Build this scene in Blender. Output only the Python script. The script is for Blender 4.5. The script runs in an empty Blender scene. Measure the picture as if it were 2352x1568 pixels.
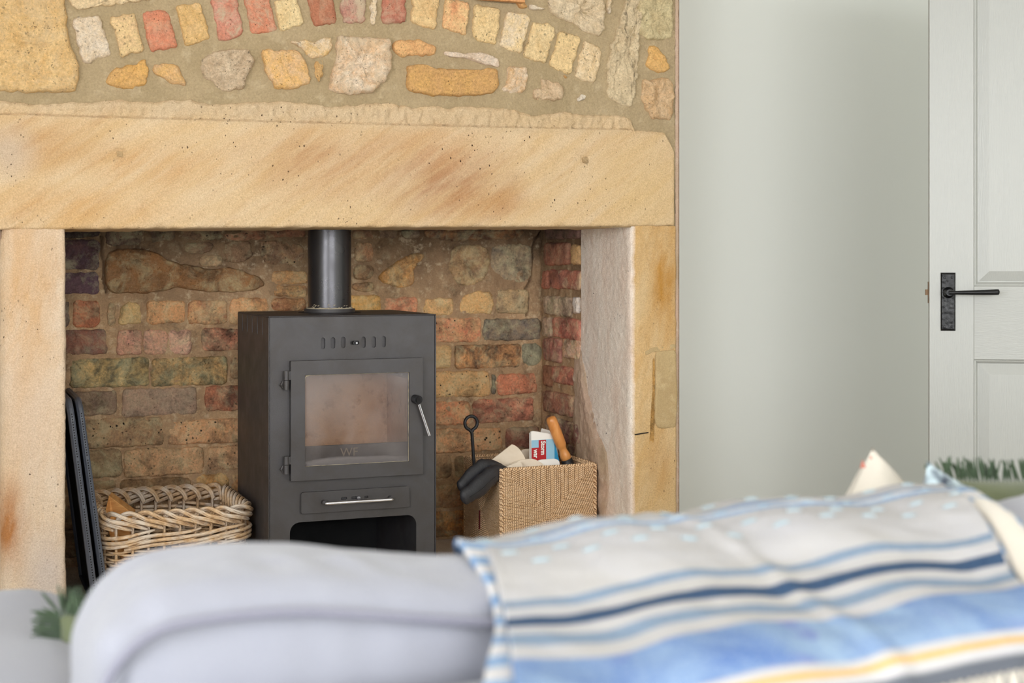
import bpy, bmesh, math, random
from mathutils import Vector, Matrix, noise
random.seed(7)
D = bpy.data
S = bpy.context.scene
COL = S.collection

# ------------------------------------------------------------------ camera, world, lights, exposure
TH = math.radians(21.8)            # the camera looks this far to the right of the wall's normal
FP = 50.0/36.0*2352.0              # focal length in pixels
HZ = 612.0                         # row of the horizon
CZ = 1.10                          # eye height
cam = D.cameras.new('camera'); cam.lens = 50.0; cam.sensor_width = 36.0
cam.shift_y = -(784.0-HZ)/2352.0
cam.clip_start = 0.05
cam.dof.use_dof = True; cam.dof.focus_distance = 3.92; cam.dof.aperture_fstop = 4.4
co = D.objects.new('camera', cam); COL.objects.link(co)
co.location = (0, 0, CZ); co.rotation_euler = (math.pi/2, 0, -TH)
S.camera = co

S.view_settings.view_transform = 'Standard'
S.view_settings.look = 'None'
S.view_settings.gamma = 1.0
S.view_settings.use_curve_mapping = False
S.view_settings.exposure = -0.36
S.cycles.max_bounces = 10
S.cycles.diffuse_bounces = 6
S.cycles.transparent_max_bounces = 12
S.cycles.use_denoising = True
S.cycles.caustics_reflective = False
S.cycles.caustics_refractive = False

w = D.worlds.new('world'); S.world = w; w.use_nodes = True
w.node_tree.nodes['Background'].inputs[0].default_value = (0.80, 0.88, 1.0, 1)
w.node_tree.nodes['Background'].inputs[1].default_value = 1.0

def area(name, loc, rot, sx, sy, power, col=(1, 1, 1)):
    l = D.lights.new(name, 'AREA'); l.shape = 'RECTANGLE'; l.size = sx; l.size_y = sy
    l.energy = power; l.color = col
    o = D.objects.new(name, l); COL.objects.link(o); o.location = loc; o.rotation_euler = rot
    return o
R90 = math.pi/2
# daylight through the window in the left wall and frontal fill from an unseen window added behind the camera
area('daylight_left', (-2.60, -1.05, 1.50), (R90, 0, -R90), 4.0, 1.5, 340, (0.955, 0.968, 1.0))
area('fill_rear', (0.55, -4.55, 1.61), (R90, 0, 0), 4.4, 1.42, 320, (0.955, 0.968, 1.0))

# ------------------------------------------------------------------ picture -> world helpers
ST, CT = math.sin(TH), math.cos(TH)
def ray(px, py):
    a = (px-1176.0)/FP; b = (HZ-py)/FP
    return Vector((CT*a+ST, -ST*a+CT, b))
def PY(px, py, Y):                 # point of the plane y = Y seen at (px, py)
    r = ray(px, py); t = Y/r.y
    return Vector((r.x*t, Y, CZ+r.z*t))
def PX(px, py, X):
    r = ray(px, py); t = X/r.x
    return Vector((X, r.y*t, CZ+r.z*t))
def sl(c):                         # 0-255 sRGB -> linear
    r = []
    for v in c:
        v = v/255.0
        r.append(v/12.92 if v <= 0.04045 else ((v+0.055)/1.055)**2.4)
    return tuple(r)
def ease(c):                       # brick tints come out too red: pull strong reds toward buff
    r, g, b = c
    t = max(0.0, min(0.5, (r-g)/max(r, 1)*1.3-0.18))
    m = (r*1.0+12*t, r*.82, r*.66)
    return tuple(a*(1-t)+d*t for a, d in zip(c, m))
def C4(c, k=1.0):
    r = sl(c); return (min(r[0]*k, 1), min(r[1]*k, 1), min(r[2]*k, 1), 1)

# ------------------------------------------------------------------ node helper
class NT:
    def __init__(s, name):
        s.m = D.materials.new(name); s.m.use_nodes = True; s.t = s.m.node_tree
        s.n = s.t.nodes; s.b = s.n['Principled BSDF']; s.out = s.n['Material Output']
    def new(s, t, **k):
        x = s.n.new(t)
        for a, v in k.items(): setattr(x, a, v)
        return x
    def put(s, sock, v):
        if isinstance(v, bpy.types.NodeSocket): s.t.links.new(v, sock)
        elif isinstance(v, (tuple, list)):
            v = tuple(v)
            if len(sock.default_value) == 4 and len(v) == 3: v = v+(1,)
            sock.default_value = v
        else: sock.default_value = v
    def pos(s, scale=None, rot=None, off=None, perobj=False):
        g = s.new('ShaderNodeNewGeometry').outputs['Position']
        if perobj:
            r = s.new('ShaderNodeObjectInfo').outputs['Random']
            v = s.new('ShaderNodeVectorMath', operation='SCALE'); v.inputs[0].default_value = (31, 17, 23)
            s.put(v.inputs['Scale'], r)
            a = s.new('ShaderNodeVectorMath', operation='ADD'); s.put(a.inputs[0], g); s.put(a.inputs[1], v.outputs[0]); g = a.outputs[0]
        if scale or rot or off:
            m = s.new('ShaderNodeMapping'); s.put(m.inputs['Vector'], g)
            if off: m.inputs['Location'].default_value = off
            if rot: m.inputs['Rotation'].default_value = rot
            if scale: m.inputs['Scale'].default_value = scale
            g = m.outputs[0]
        return g
    def rotscale(s, rot, scale):    # turn first, then stretch
        return s.pos2(s.pos(rot=rot), scale)
    def pos2(s, v, scale):
        m = s.new('ShaderNodeMapping'); s.put(m.inputs['Vector'], v); m.inputs['Scale'].default_value = scale
        return m.outputs[0]
    def noise(s, v, sc, det=4, ro=0.55, dist=0.0):
        x = s.new('ShaderNodeTexNoise'); s.put(x.inputs['Vector'], v)
        x.inputs['Scale'].default_value = sc; x.inputs['Detail'].default_value = det
        x.inputs['Roughness'].default_value = ro; x.inputs['Distortion'].default_value = dist
        return x.outputs['Fac']
    def vor(s, v, sc, feat='F1', rnd=1.0):
        x = s.new('ShaderNodeTexVoronoi', feature=feat); s.put(x.inputs['Vector'], v); x.inputs['Scale'].default_value = sc
        x.inputs['Randomness'].default_value = rnd
        return x.outputs['Distance']
    def step(s, v, a, b, lo=0.0, hi=1.0):
        x = s.new('ShaderNodeMapRange', clamp=True); s.put(x.inputs['Value'], v)
        x.inputs['From Min'].default_value = a; x.inputs['From Max'].default_value = b
        x.inputs['To Min'].default_value = lo; x.inputs['To Max'].default_value = hi
        return x.outputs[0]
    def math(s, op, a, b=0.0, c=None):
        x = s.new('ShaderNodeMath', operation=op); s.put(x.inputs[0], a); s.put(x.inputs[1], b)
        if c is not None: s.put(x.inputs[2], c)
        return x.outputs[0]
    def mix(s, f, a, b, mode='MIX'):
        x = s.new('ShaderNodeMix', data_type='RGBA', blend_type=mode)
        s.put(x.inputs[0], f); s.put(x.inputs[6], a); s.put(x.inputs[7], b)
        return x.outputs[2]
    def attr(s, name, kind='OBJECT'):
        return s.new('ShaderNodeAttribute', attribute_type=kind, attribute_name=name)
    def sep(s, v):
        x = s.new('ShaderNodeSeparateXYZ'); s.put(x.inputs[0], v); return x.outputs
    def bump(s, h, strength, dist, prev=None):
        x = s.new('ShaderNodeBump'); x.inputs['Strength'].default_value = strength; x.inputs['Distance'].default_value = dist
        s.put(x.inputs['Height'], h)
        if prev is not None: s.put(x.inputs['Normal'], prev)
        return x.outputs[0]
    def fin(s, col, rough=0.9, normal=None, metal=0.0, spec=None, **k):
        s.put(s.b.inputs['Base Color'], col); s.put(s.b.inputs['Roughness'], rough); s.put(s.b.inputs['Metallic'], metal)
        if spec is not None: s.b.inputs['Specular IOR Level'].default_value = spec
        if normal is not None: s.put(s.b.inputs['Normal'], normal)
        for a, v in k.items(): s.put(s.b.inputs[a.replace('_', ' ')], v)
        return s.m
    def blob(s, c, r, v=None):      # soft round stain about a point of the wall
        x = s.new('ShaderNodeVectorMath', operation='SUBTRACT'); s.put(x.inputs[0], v or s.pos()); x.inputs[1].default_value = c
        m = s.new('ShaderNodeVectorMath', operation='DIVIDE'); s.put(m.inputs[0], x.outputs[0]); m.inputs[1].default_value = r
        l = s.new('ShaderNodeVectorMath', operation='LENGTH'); s.put(l.inputs[0], m.outputs[0])
        return s.step(l.outputs['Value'], 0.2, 1.0, 1.0, 0.0)

# ------------------------------------------------------------------ materials
def m_brick():
    s = NT('old_masonry'); v = s.pos(perobj=True)
    a = s.attr('tint_a').outputs['Color']; b = s.attr('tint_b').outputs['Color']
    c = s.mix(s.step(s.noise(v, 21, 8, 0.72, 0.4), 0.38, 0.62), a, b)
    c = s.mix(s.step(s.noise(v, 150, 6, 0.8), 0.34, 0.66), s.mix(1.0, c, (0.76, 0.73, 0.70), 'MULTIPLY'), s.mix(1.0, c, (1.30, 1.28, 1.26), 'MULTIPLY'))
    bl = s.math('MULTIPLY', s.step(s.noise(v, 15, 7, 0.75, 0.6), 0.46, 0.62), s.attr('bloom').outputs['Fac'])
    c = s.mix(bl, c, s.attr('bloomc').outputs['Color'])
    gate = s.step(s.noise(v, 24, 3), 0.42, 0.56)
    d = s.step(s.math('ADD', s.vor(v, 70), s.math('ADD', s.math('MULTIPLY', s.noise(v, 260, 2), 0.5), s.math('MULTIPLY', s.noise(v, 33, 2), 0.5))), 0.62, 0.74, 1.0, 0.0)
    sp = s.math('MULTIPLY', s.math('MULTIPLY', d, gate), s.attr('spots').outputs['Fac'])
    c = s.mix(sp, c, C4((38, 33, 30)))
    pit = s.step(s.math('ADD', s.vor(v, 125), s.math('ADD', s.math('MULTIPLY', s.noise(v, 42, 3), 0.75), s.math('MULTIPLY', s.noise(v, 300, 2), 0.35))), 0.55, 0.68, 1.0, 0.0)
    c = s.mix(s.math('MULTIPLY', pit, 0.6), c, C4((70, 50, 36)))
    gr = s.math('MULTIPLY', s.math('MULTIPLY', s.step(s.noise(s.pos(), 11, 8, 0.72, 0.5), 0.47, 0.62), s.step(s.noise(s.pos(), 70, 4, 0.7), 0.35, 0.6, 0.45, 1.0)), s.attr('grime').outputs['Fac'])
    c = s.mix(gr, c, C4((52, 42, 36)))
    h = s.math('ADD', s.noise(v, 220, 6, 0.75), s.math('MULTIPLY', s.noise(v, 45, 4, 0.6), 1.2))
    h = s.math('SUBTRACT', h, s.math('MULTIPLY', pit, 0.5))
    return s.fin(c, 0.95, s.bump(h, 0.8, 0.006), spec=0.15)
def m_mortar(name, c1, c2, c3, bump=0.6, dist=0.004, fine=160, soot=None):
    s = NT(name); v = s.pos()
    c = s.mix(s.step(s.noise(v, 7, 5, 0.6, 0.4), 0.35, 0.65), C4(c1), C4(c2))
    c = s.mix(s.step(s.noise(v, 26, 5, 0.65), 0.55, 0.72), c, C4(c3))
    c = s.mix(s.step(s.noise(v, fine*1.6, 3, 0.7), 0.25, 0.75), s.mix(1.0, c, (0.80, 0.79, 0.78), 'MULTIPLY'), s.mix(1.0, c, (1.15, 1.14, 1.13), 'MULTIPLY'))
    if soot:
        z = s.sep(v)[2]
        f = s.step(s.math('ADD', z, s.math('MULTIPLY', s.noise(v, 6, 5), 0.35)), soot[0], soot[1])
        c = s.mix(s.math('MULTIPLY', f, soot[2]), c, C4((70, 52, 40)))
        gr = s.math('MULTIPLY', s.step(s.noise(v, 11, 8, 0.72, 0.5), 0.49, 0.66), s.step(s.noise(v, 80, 4, 0.7), 0.35, 0.6, 0.2, 0.62))
        c = s.mix(gr, c, C4((64, 50, 40)))
        c = s.mix(s.math('MULTIPLY', s.step(s.noise(v, 34, 6, 0.7), 0.56, 0.68), 0.5), c, C4((236, 214, 178)))
    h = s.math('ADD', s.noise(v, fine, 6, 0.7), s.math('MULTIPLY', s.noise(v, 22, 5, 0.6), 1.5))
    return s.fin(c, 0.95, s.bump(h, bump, dist), spec=0.12)
def m_sandstone(name, light, warm, brown, blobs=(), streak_rot=(0, 0.62, 0), streak=(2.2, 2.2, 14), pink=None, pits=1.0, pale=(), KF=0.79):
    C4 = lambda c, k=1.0: globals()['C4'](c, k*KF)
    s = NT(name); v = s.pos()
    vs = s.rotscale(streak_rot, streak)
    n1 = s.noise(vs, 1.3, 5, 0.6, 0.35)
    c = s.mix(s.step(n1, 0.36, 0.74), C4(light), C4(warm))
    c = s.mix(s.math('MULTIPLY', s.step(s.noise(vs, 2.7, 6, 0.65, 0.5), 0.54, 0.74), 0.38), c, C4(brown))
    for (p, r, col, k) in blobs:
        f = s.math('MULTIPLY', s.blob(p, r), s.step(s.noise(vs, 2.2, 5, 0.6), 0.25, 0.62))
        c = s.mix(s.math('MULTIPLY', f, k), c, C4(col))
    for (p, r, col, k) in pale:
        c = s.mix(s.math('MULTIPLY', s.blob(p, r), k), c, C4(col))
    if pink:
        x = s.sep(v)[0]
        f = s.step(s.math('ADD', x, s.math('MULTIPLY', s.noise(v, 30, 4), 0.012)), pink[0], pink[1], 1.0, 0.0)
        c = s.mix(f, c, s.mix(s.step(s.noise(s.pos(scale=(1, 1, 0.35)), 13, 5, 0.6), 0.4, 0.7), C4((250, 240, 228), 1.24), C4((244, 224, 208), 1.24)))
    c = s.mix(s.step(s.noise(v, 260, 6, 0.8), 0.34, 0.66), s.mix(1.0, c, (0.80, 0.75, 0.70), 'MULTIPLY'), s.mix(1.0, c, (1.18, 1.18, 1.18), 'MULTIPLY'))
    gate = s.step(s.noise(v, 6, 4, 0.6), 0.46, 0.62)
    pit = s.step(s.math('ADD', s.vor(s.pos(scale=(1, 1, .7)), 78), s.math('ADD', s.math('MULTIPLY', s.noise(v, 230, 3), 0.42), s.math('MULTIPLY', s.noise(v, 30, 3), 0.55))), 0.52, 0.585, 1.0, 0.0)
    pit = s.math('MULTIPLY', s.math('MULTIPLY', pit, gate), pits)
    c = s.mix(pit, c, C4((74, 50, 36)))
    h = s.math('ADD', s.noise(v, 240, 5, 0.7), s.math('MULTIPLY', s.noise(v, 38, 5, 0.6), 1.3))
    h = s.math('SUBTRACT', h, s.math('MULTIPLY', pit, 1.5))
    return s.fin(c, 0.92, s.bump(h, 0.8, 0.005), spec=0.15)
def m_paint(name, c, rough=0.55, bump=0.06, sc=30, grain=None, spec=0.4):
    s = NT(name); v = s.pos(scale=grain) if grain else s.pos()
    return s.fin(C4(c), rough, s.bump(s.noise(v, sc, 5, 0.6), bump, 0.004), spec=spec)
def m_metal(name, c, rough=0.45, bump=0.08, sc=400, metal=0.0, spec=0.5, wear=None):
    s = NT(name); v = s.pos()
    col = C4(c)
    r = s.step(s.noise(v, 14, 5, 0.6), 0.3, 0.7, rough-0.06, rough+0.08)
    if wear: col = s.mix(s.step(s.noise(v, 9, 6, 0.65, 0.5), 0.42, 0.68), C4(c), C4(wear))
    return s.fin(col, r, s.bump(s.noise(v, sc, 3, 0.6), bump, 0.002), metal=metal, spec=spec)
def m_cloth(name, c1, c2, bump=0.25, sc=900, rough=0.95, big=6):
    s = NT(name); v = s.pos()
    c = s.mix(s.step(s.noise(v, big, 4), 0.35, 0.65), C4(c1), C4(c2))
    w1 = s.new('ShaderNodeTexWave', wave_type='BANDS', bands_direction='DIAGONAL'); s.put(w1.inputs['Vector'], v); w1.inputs['Scale'].default_value = sc/3
    h = s.math('ADD', s.noise(v, sc, 3), w1.outputs['Fac'])
    s.b.inputs['Sheen Weight'].default_value = 0.25
    return s.fin(c, rough, s.bump(h, bump, 0.001), spec=0.2)
def m_strand(name, c1, c2, twist=0.0, uvs=1.0, rough=0.7, dark=(60, 42, 26), grey=None):
    s = NT(name); v = s.pos()
    uv = s.new('ShaderNodeUVMap').outputs[0]
    c = s.mix(s.step(s.noise(v, 60, 4, 0.6), 0.35, 0.65), C4(c1), C4(c2))
    if grey: c = s.mix(s.step(s.noise(v, 17, 4, 0.6), 0.45, 0.62), c, C4(grey))
    o = s.sep(uv)
    if twist:
        ph = s.math('ADD', s.math('MULTIPLY', o[0], 2*math.pi*2), s.math('MULTIPLY', o[1], twist))
        h = s.math('SINE', ph)
        c = s.mix(s.step(h, -0.95, -0.35, 1.0, 0.0), c, C4(dark))
        n = s.bump(h, 0.8, 0.0012)
    else:
        g = s.new('ShaderNodeCombineXYZ'); s.put(g.inputs[0], s.math('MULTIPLY', o[0], 6)); s.put(g.inputs[1], s.math('MULTIPLY', o[1], 8)); 
        f = s.noise(g.outputs[0], 3, 4, 0.6)
        c = s.mix(s.step(f, 0.5, 0.66), c, s.mix(1.0, c, C4(dark), 'MULTIPLY'))
        n = s.bump(f, 0.5, 0.001)
    return s.fin(c, rough, n, spec=0.3)
def m_wood(name, c1, c2, axis=(1, 1, 12), rough=0.45, sc=9):
    s = NT(name); v = s.pos(scale=axis)
    f = s.noise(v, sc, 5, 0.6, 0.8)
    c = s.mix(s.step(f, 0.38, 0.62), C4(c1), C4(c2))
    return s.fin(c, rough, s.bump(f, 0.15, 0.001), spec=0.4)

MT = {}
MT['brick'] = m_brick()
MT['mortar_up'] = m_mortar('lime_mortar', (172, 153, 121), (160, 142, 110), (182, 164, 133), 0.55, 0.006, 120)
MT['mortar_in'] = m_mortar('old_mortar', (206, 170, 130), (182, 150, 116), (230, 204, 164), 0.8, 0.006, 150, soot=(1.10, 1.42, 0.75))
MT['edge_plaster'] = m_mortar('edge_plaster', (196, 168, 148), (180, 158, 132), (206, 186, 166), 0.5, 0.004, 200)
MT['soot'] = m_mortar('soot_board', (44, 36, 32), (36, 30, 28), (58, 46, 40))
def Lp(px, py): return tuple(PY(px, py, 3.78))
MT['lintel'] = m_sandstone('lintel_sandstone', (244, 217, 178), (236, 201, 150), (210, 164, 118),
    blobs=[(Lp(1040, 430), (.26, 3, .13), (186, 132, 92), .8), (Lp(740, 370), (.30, 3, .13), (196, 138, 88), .55),
           (Lp(1010, 340), (.25, 3, .10), (206, 150, 100), .5), (Lp(90, 330), (.2, 3, .10), (206, 152, 92), .55),
           (Lp(360, 380), (.22, 3, .08), (222, 166, 98), .6), (Lp(160, 480), (.35, 3, .08), (228, 176, 110), .6),
           (Lp(1130, 470), (.20, 3, .06), (212, 160, 104), .6)],
    pale=[(Lp(1480, 440), (.20, 3, .20), (240, 206, 148), .5), (Lp(20, 350), (.09, 3, .09), (226, 206, 184), .7),
          (Lp(560, 250), (1.6, 3, .05), (226, 204, 172), .55), (Lp(1250, 275), (.4, 3, .05), (222, 194, 152), .5)])
MT['jamb_left'] = m_sandstone('left_jamb_sandstone', (246, 226, 202), (238, 204, 164), (214, 168, 122), streak_rot=(0, 1.4, 0),
    streak=(3, 3, 9), pits=1.0, blobs=[(Lp(15, 1210), (.07, 3, .16), (190, 122, 58), .9), (Lp(40, 700), (.10, 3, .3), (232, 178, 110), .6)],
    pale=[(Lp(110, 1330), (.08, 3, .16), (228, 216, 208), .8), (Lp(60, 980), (.10, 3, .22), (236, 210, 184), .5)])
MT['jamb_right'] = m_sandstone('right_jamb_sandstone', (238, 208, 160), (228, 184, 120), (208, 158, 88), streak_rot=(0, 1.35, 0),
    streak=(3, 3, 9), pits=1.0, pink=(1.909, 1.919), blobs=[(Lp(1530, 640), (.07, 3, .28), (206, 148, 62), .9), (Lp(1520, 1060), (.06, 3, .12), (210, 156, 90), .5)])
MT['patch'] = m_mortar('repair_mortar', (184, 162, 120), (174, 150, 110), (192, 170, 130), 0.35, 0.003, 200)
MT['wall'] = m_paint('sage_wall_paint', (226, 228, 221), 0.75, 0.03, 60, spec=0.25)
MT['ceiling'] = m_paint('ceiling_paint', (244, 243, 240), 0.9, 0.03, 60, spec=0.1)
MT['door'] = m_paint('white_door_paint', (160, 161, 156), 0.32, 0.22, 26, grain=(14, 14, 1.0), spec=0.5)
MT['doorh'] = m_paint('white_rail_paint', (160, 161, 156), 0.32, 0.22, 26, grain=(1.5, 1.5, 16), spec=0.5)
MT['floor'] = m_wood('oak_floor', (214, 208, 200), (204, 196, 186), (14, 1, 1))
MT['hearth'] = m_sandstone('hearth_stone', (238, 228, 212), (226, 212, 192), (206, 190, 168), KF=1.0)
MT['iron'] = m_metal('black_iron', (7, 7, 8), 0.33, 0.4, 90, spec=0.35)
MT['poker'] = m_metal('poker_iron', (22, 21, 24), 0.5, 0.2, 300)
MT['screen'] = m_metal('screen_paint', (84, 89, 100), 0.42, 0.1, 500, spec=0.6)
MT['mesh'] = m_metal('screen_mesh', (14, 13, 15), 0.8)
MT['stove'] = m_metal('stove_paint', (72, 70, 71), 0.47, 0.18, 700, metal=0.35, spec=0.5, wear=(66, 62, 60))
MT['stove_shade'] = m_metal('stove_shade_paint', (58, 56, 58), 0.45, 0.15, 700, metal=0.15, spec=0.5, wear=(58, 53, 52))  # darker copy of the stove paint; the side's shade is in the colour
MT['flue'] = m_metal('flue_enamel', (72, 71, 73), 0.29, 0.03, 700, metal=0.75, spec=0.6)
MT['dark'] = m_metal('dark_void', (16, 15, 17), 0.7)
MT['chrome'] = m_metal('chrome', (215, 215, 222), 0.16, 0.0, 50, metal=1.0)
MT['brass'] = m_metal('worn_brass', (104, 80, 54), 0.5, 0.2, 200, metal=0.4)
MT['cement'] = m_mortar('fire_cement', (205, 195, 172), (186, 170, 140), (226, 220, 200), 0.9, 0.005, 300)
MT['firebrick'] = m_mortar('firebrick', (226, 178, 138), (206, 158, 120), (176, 128, 92), 0.3, 0.002, 300)
MT['logbar'] = m_metal('log_bar', (98, 90, 86), 0.7, 0.4, 120, wear=(66, 54, 48))
MT['letters'] = m_metal('cast_letters', (136, 118, 102), 0.6)
MT['piping'] = m_cloth('shaded_piping', (122, 122, 134), (116, 116, 129), 0.2, 900)  # sofa cotton darkened, the seam groove's shade is put into the colour
MT['rope'] = m_strand('seagrass', (250, 216, 176), (234, 194, 148), twist=1050.0, dark=(112, 78, 48))
MT['rope_edge'] = m_strand('seagrass_edge', (206, 160, 110), (150, 106, 66), twist=0)
MT['willow'] = m_strand('willow', (226, 196, 158), (196, 160, 118), grey=(222, 208, 190), dark=(150, 124, 100))
MT['beech'] = m_wood('beech', (214, 148, 84), (196, 126, 64), (6, 6, 1), 0.3)
MT['logwood'] = m_wood('split_log', (222, 166, 102), (200, 140, 78), (2, 2, 10), 0.8)
MT['leather'] = m_metal('black_leather', (40, 40, 44), 0.5, 0.5, 160, spec=0.5)
MT['bristle'] = m_metal('black_ferrule', (20, 20, 22), 0.5)
MT['tagred'] = m_metal('red_tag', (110, 22, 26), 0.7)
MT['sofa'] = m_cloth('sofa_cotton', (140, 142, 151), (135, 137, 147), 0.2, 900)
MT['sofa_base'] = m_cloth('sofa_frame_cotton', (138, 141, 150), (134, 137, 146), 0.2, 900)
MT['linen'] = m_cloth('cream_linen', (200, 194, 182), (192, 184, 170), 0.3, 900)
MT['green'] = m_cloth('green_velvet', (104, 110, 82), (84, 92, 66), 0.3, 500)
MT['fringe'] = m_cloth('green_fringe', (74, 90, 66), (54, 70, 52), 0.3, 500)
MT['palegreen'] = m_cloth('grey_green_print', (170, 178, 172), (126, 138, 126), 0.3, 500, big=60)
MT['blueprint'] = m_cloth('blue_white_print', (176, 192, 198), (60, 68, 80), 0.3, 500, big=55)
MT['redprint'] = m_metal('coral_print', (186, 112, 96), 0.9)
MT['paper'] = m_metal('newsprint', (228, 214, 194), 0.9, 0.1, 60, spec=0.1, wear=(216, 200, 178))
MT['paperw'] = m_metal('newsprint_white', (236, 232, 224), 0.9, 0.1, 60, spec=0.1)
MT['pblue'] = m_metal('print_pale_blue', (150, 192, 212), 0.85, spec=0.1)
MT['pblue2'] = m_metal('print_blue', (52, 138, 180), 0.85, spec=0.1)
MT['pred'] = m_metal('print_red', (178, 50, 52), 0.85, spec=0.1)
MT['pwhite'] = m_metal('print_white', (240, 236, 228), 0.85, spec=0.1)
MT['tan'] = m_wood('plaque_oak', (206, 150, 96), (180, 122, 72), (12, 1, 1))
# ------------------------------------------------------------------ mesh helpers
class MB:
    def __init__(s): s.v = []; s.f = []; s.uv = []
    def add(s, vs, fs, uvs=None):
        o = len(s.v); s.v += [tuple(p) for p in vs]
        for i, f in enumerate(fs):
            s.f.append([a+o for a in f]); s.uv.append(uvs[i] if uvs else None)
        return s
    def box(s, a, b):
        (x0, y0, z0), (x1, y1, z1) = a, b
        vs = [(x, y, z) for z in (z0, z1) for y in (y0, y1) for x in (x0, x1)]
        return s.add(vs, [(0, 2, 3, 1), (4, 5, 7, 6), (0, 1, 5, 4), (2, 6, 7, 3), (0, 4, 6, 2), (1, 3, 7, 5)])
    def tube(s, pts, r, n=8, closed=False, flat=None, caps=True):
        pts = [Vector(p) for p in pts]; m = len(pts)
        rs = r if isinstance(r, (list, tuple)) else [r]*m
        up = None; vs = []; L = 0.0; ls = []
        for i, p in enumerate(pts):
            if closed: t = pts[(i+1) % m]-pts[i-1]
            else: t = pts[min(i+1, m-1)]-pts[max(i-1, 0)]
            t.normalize()
            if up is None:
                up = Vector((0, 0, 1)) if abs(t.z) < 0.9 else Vector((0, 1, 0))
                if flat is not None: up = Vector(flat)
            a = t.cross(up)
            if a.length < 1e-6: a = t.cross(Vector((1, 0.3, 0)))
            a.normalize(); b = a.cross(t).normalized(); up = b
            if i: L += (p-pts[i-1]).length
            ls.append(L)
            for k in range(n):
                q = 2*math.pi*k/n
                fr = rs[i] if not isinstance(rs[i], tuple) else None
                ra, rb = (rs[i], rs[i]) if fr is not None else rs[i]
                vs.append(p+a*(math.cos(q)*ra)+b*(math.sin(q)*rb))
        fs = []; uv = []
        for i in range(m if closed else m-1):
            j = (i+1) % m; l1 = ls[j] if j else L+(pts[0]-pts[-1]).length
            for k in range(n):
                k2 = (k+1) % n
                fs.append((i*n+k, i*n+k2, j*n+k2, j*n+k))
                uv.append(((k/n, ls[i]), ((k+1)/n, ls[i]), ((k+1)/n, l1), (k/n, l1)))
        if caps and not closed:
            b = len(vs); vs += vs[:n]+vs[(m-1)*n:m*n]     # caps keep their own points so the sides shade cleanly
            fs.append(tuple(b+k for k in range(n))[::-1]); uv.append(None)
            fs.append(tuple(b+n+k for k in range(n))); uv.append(None)
        return s.add(vs, fs, uv)
    def sheet(s, nu, nv, fn, flip=False):
        vs = [fn(i/nu, j/nv) for j in range(nv+1) for i in range(nu+1)]
        fs = []; uv = []
        for j in range(nv):
            for i in range(nu):
                a = j*(nu+1)+i; q = (a, a+1, a+nu+2, a+nu+1)
                u = ((i/nu, j/nv), ((i+1)/nu, j/nv), ((i+1)/nu, (j+1)/nv), (i/nu, (j+1)/nv))
                fs.append(q[::-1] if flip else q); uv.append(u[::-1] if flip else u)
        return s.add(vs, fs, uv)
    def obj(s, name, mat, parent=None, smooth=False, bevel=0.0, seg=2, solid=0.0):
        me = D.meshes.new(name); me.from_pydata(s.v, [], s.f)
        if any(u is not None for u in s.uv):
            l = me.uv_layers.new(name='UVMap').data; k = 0; flat = []
            for f, u in zip(s.f, s.uv):
                for a in range(len(f)): flat += list(u[a]) if u else [0.0, 0.0]
            l.foreach_set('uv', flat)
        me.validate()
        if smooth:
            me.polygons.foreach_set('use_smooth', [True]*len(me.polygons))
        me.materials.append(MT[mat] if isinstance(mat, str) else mat)
        me.update()
        o = D.objects.new(name, me); COL.objects.link(o)
        if parent is not None: o.parent = parent
        if solid:
            m = o.modifiers.new('s', 'SOLIDIFY'); m.thickness = solid
        if bevel:
            m = o.modifiers.new('b', 'BEVEL'); m.width = bevel; m.segments = seg; m.limit_method = 'ANGLE'; m.harden_normals = False
        return o

def thing(name, label, cat, loc=(0, 0, 0), group=None):
    o = D.objects.new(name, None); COL.objects.link(o); o.empty_display_size = 0.05
    o['label'] = label; o['category'] = cat
    if group: o['group'] = group
    ANCH.append((o, Vector(loc)))
    return o
ANCH = []
def settle():      # put each Empty at its thing's base, keeping the parts where they are
    for o, l in ANCH:
        for ch in o.children:
            ch.location = Vector(ch.location)-l
        o.location = l
def tag(o, label, cat, group=None):
    o['label'] = label; o['category'] = cat
    if group: o['group'] = group
    return o
def struct(o): o['kind'] = 'structure'; return o
def stuff(o): o['kind'] = 'stuff'; return o

def plate(name, mat, parent, outer, holes, to3, th, bevel=0.0, smooth=False):
    """flat plate with holes; outer/holes are lists of 2-D points, to3(u, v, w) maps them (w = depth 0..th)"""
    cu = D.curves.new('c', 'CURVE'); cu.dimensions = '2D'; cu.fill_mode = 'BOTH'; cu.extrude = th/2
    for ring in [outer]+list(holes):
        sp = cu.splines.new('POLY'); sp.points.add(len(ring)-1)
        for p, q in zip(sp.points, ring): p.co = (q[0], q[1], 0, 1)
        sp.use_cyclic_u = True
    t = D.objects.new('t', cu); COL.objects.link(t)
    dg = bpy.context.evaluated_depsgraph_get()
    me = D.meshes.new_from_object(t.evaluated_get(dg)); COL.objects.unlink(t); D.objects.remove(t)
    for v in me.vertices: v.co = to3(v.co.x, v.co.y, v.co.z+th/2)
    bm = bmesh.new(); bm.from_mesh(me); bmesh.ops.remove_doubles(bm, verts=bm.verts, dist=1e-5)
    bmesh.ops.recalc_face_normals(bm, faces=bm.faces); bm.to_mesh(me); bm.free()
    me.name = name; me.materials.clear(); me.materials.append(MT[mat])
    o = D.objects.new(name, me); COL.objects.link(o)
    if parent is not None: o.parent = parent
    if bevel:
        m = o.modifiers.new('b', 'BEVEL'); m.width = bevel; m.segments = 2; m.limit_method = 'ANGLE'; m.angle_limit = 0.7
    return o
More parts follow.
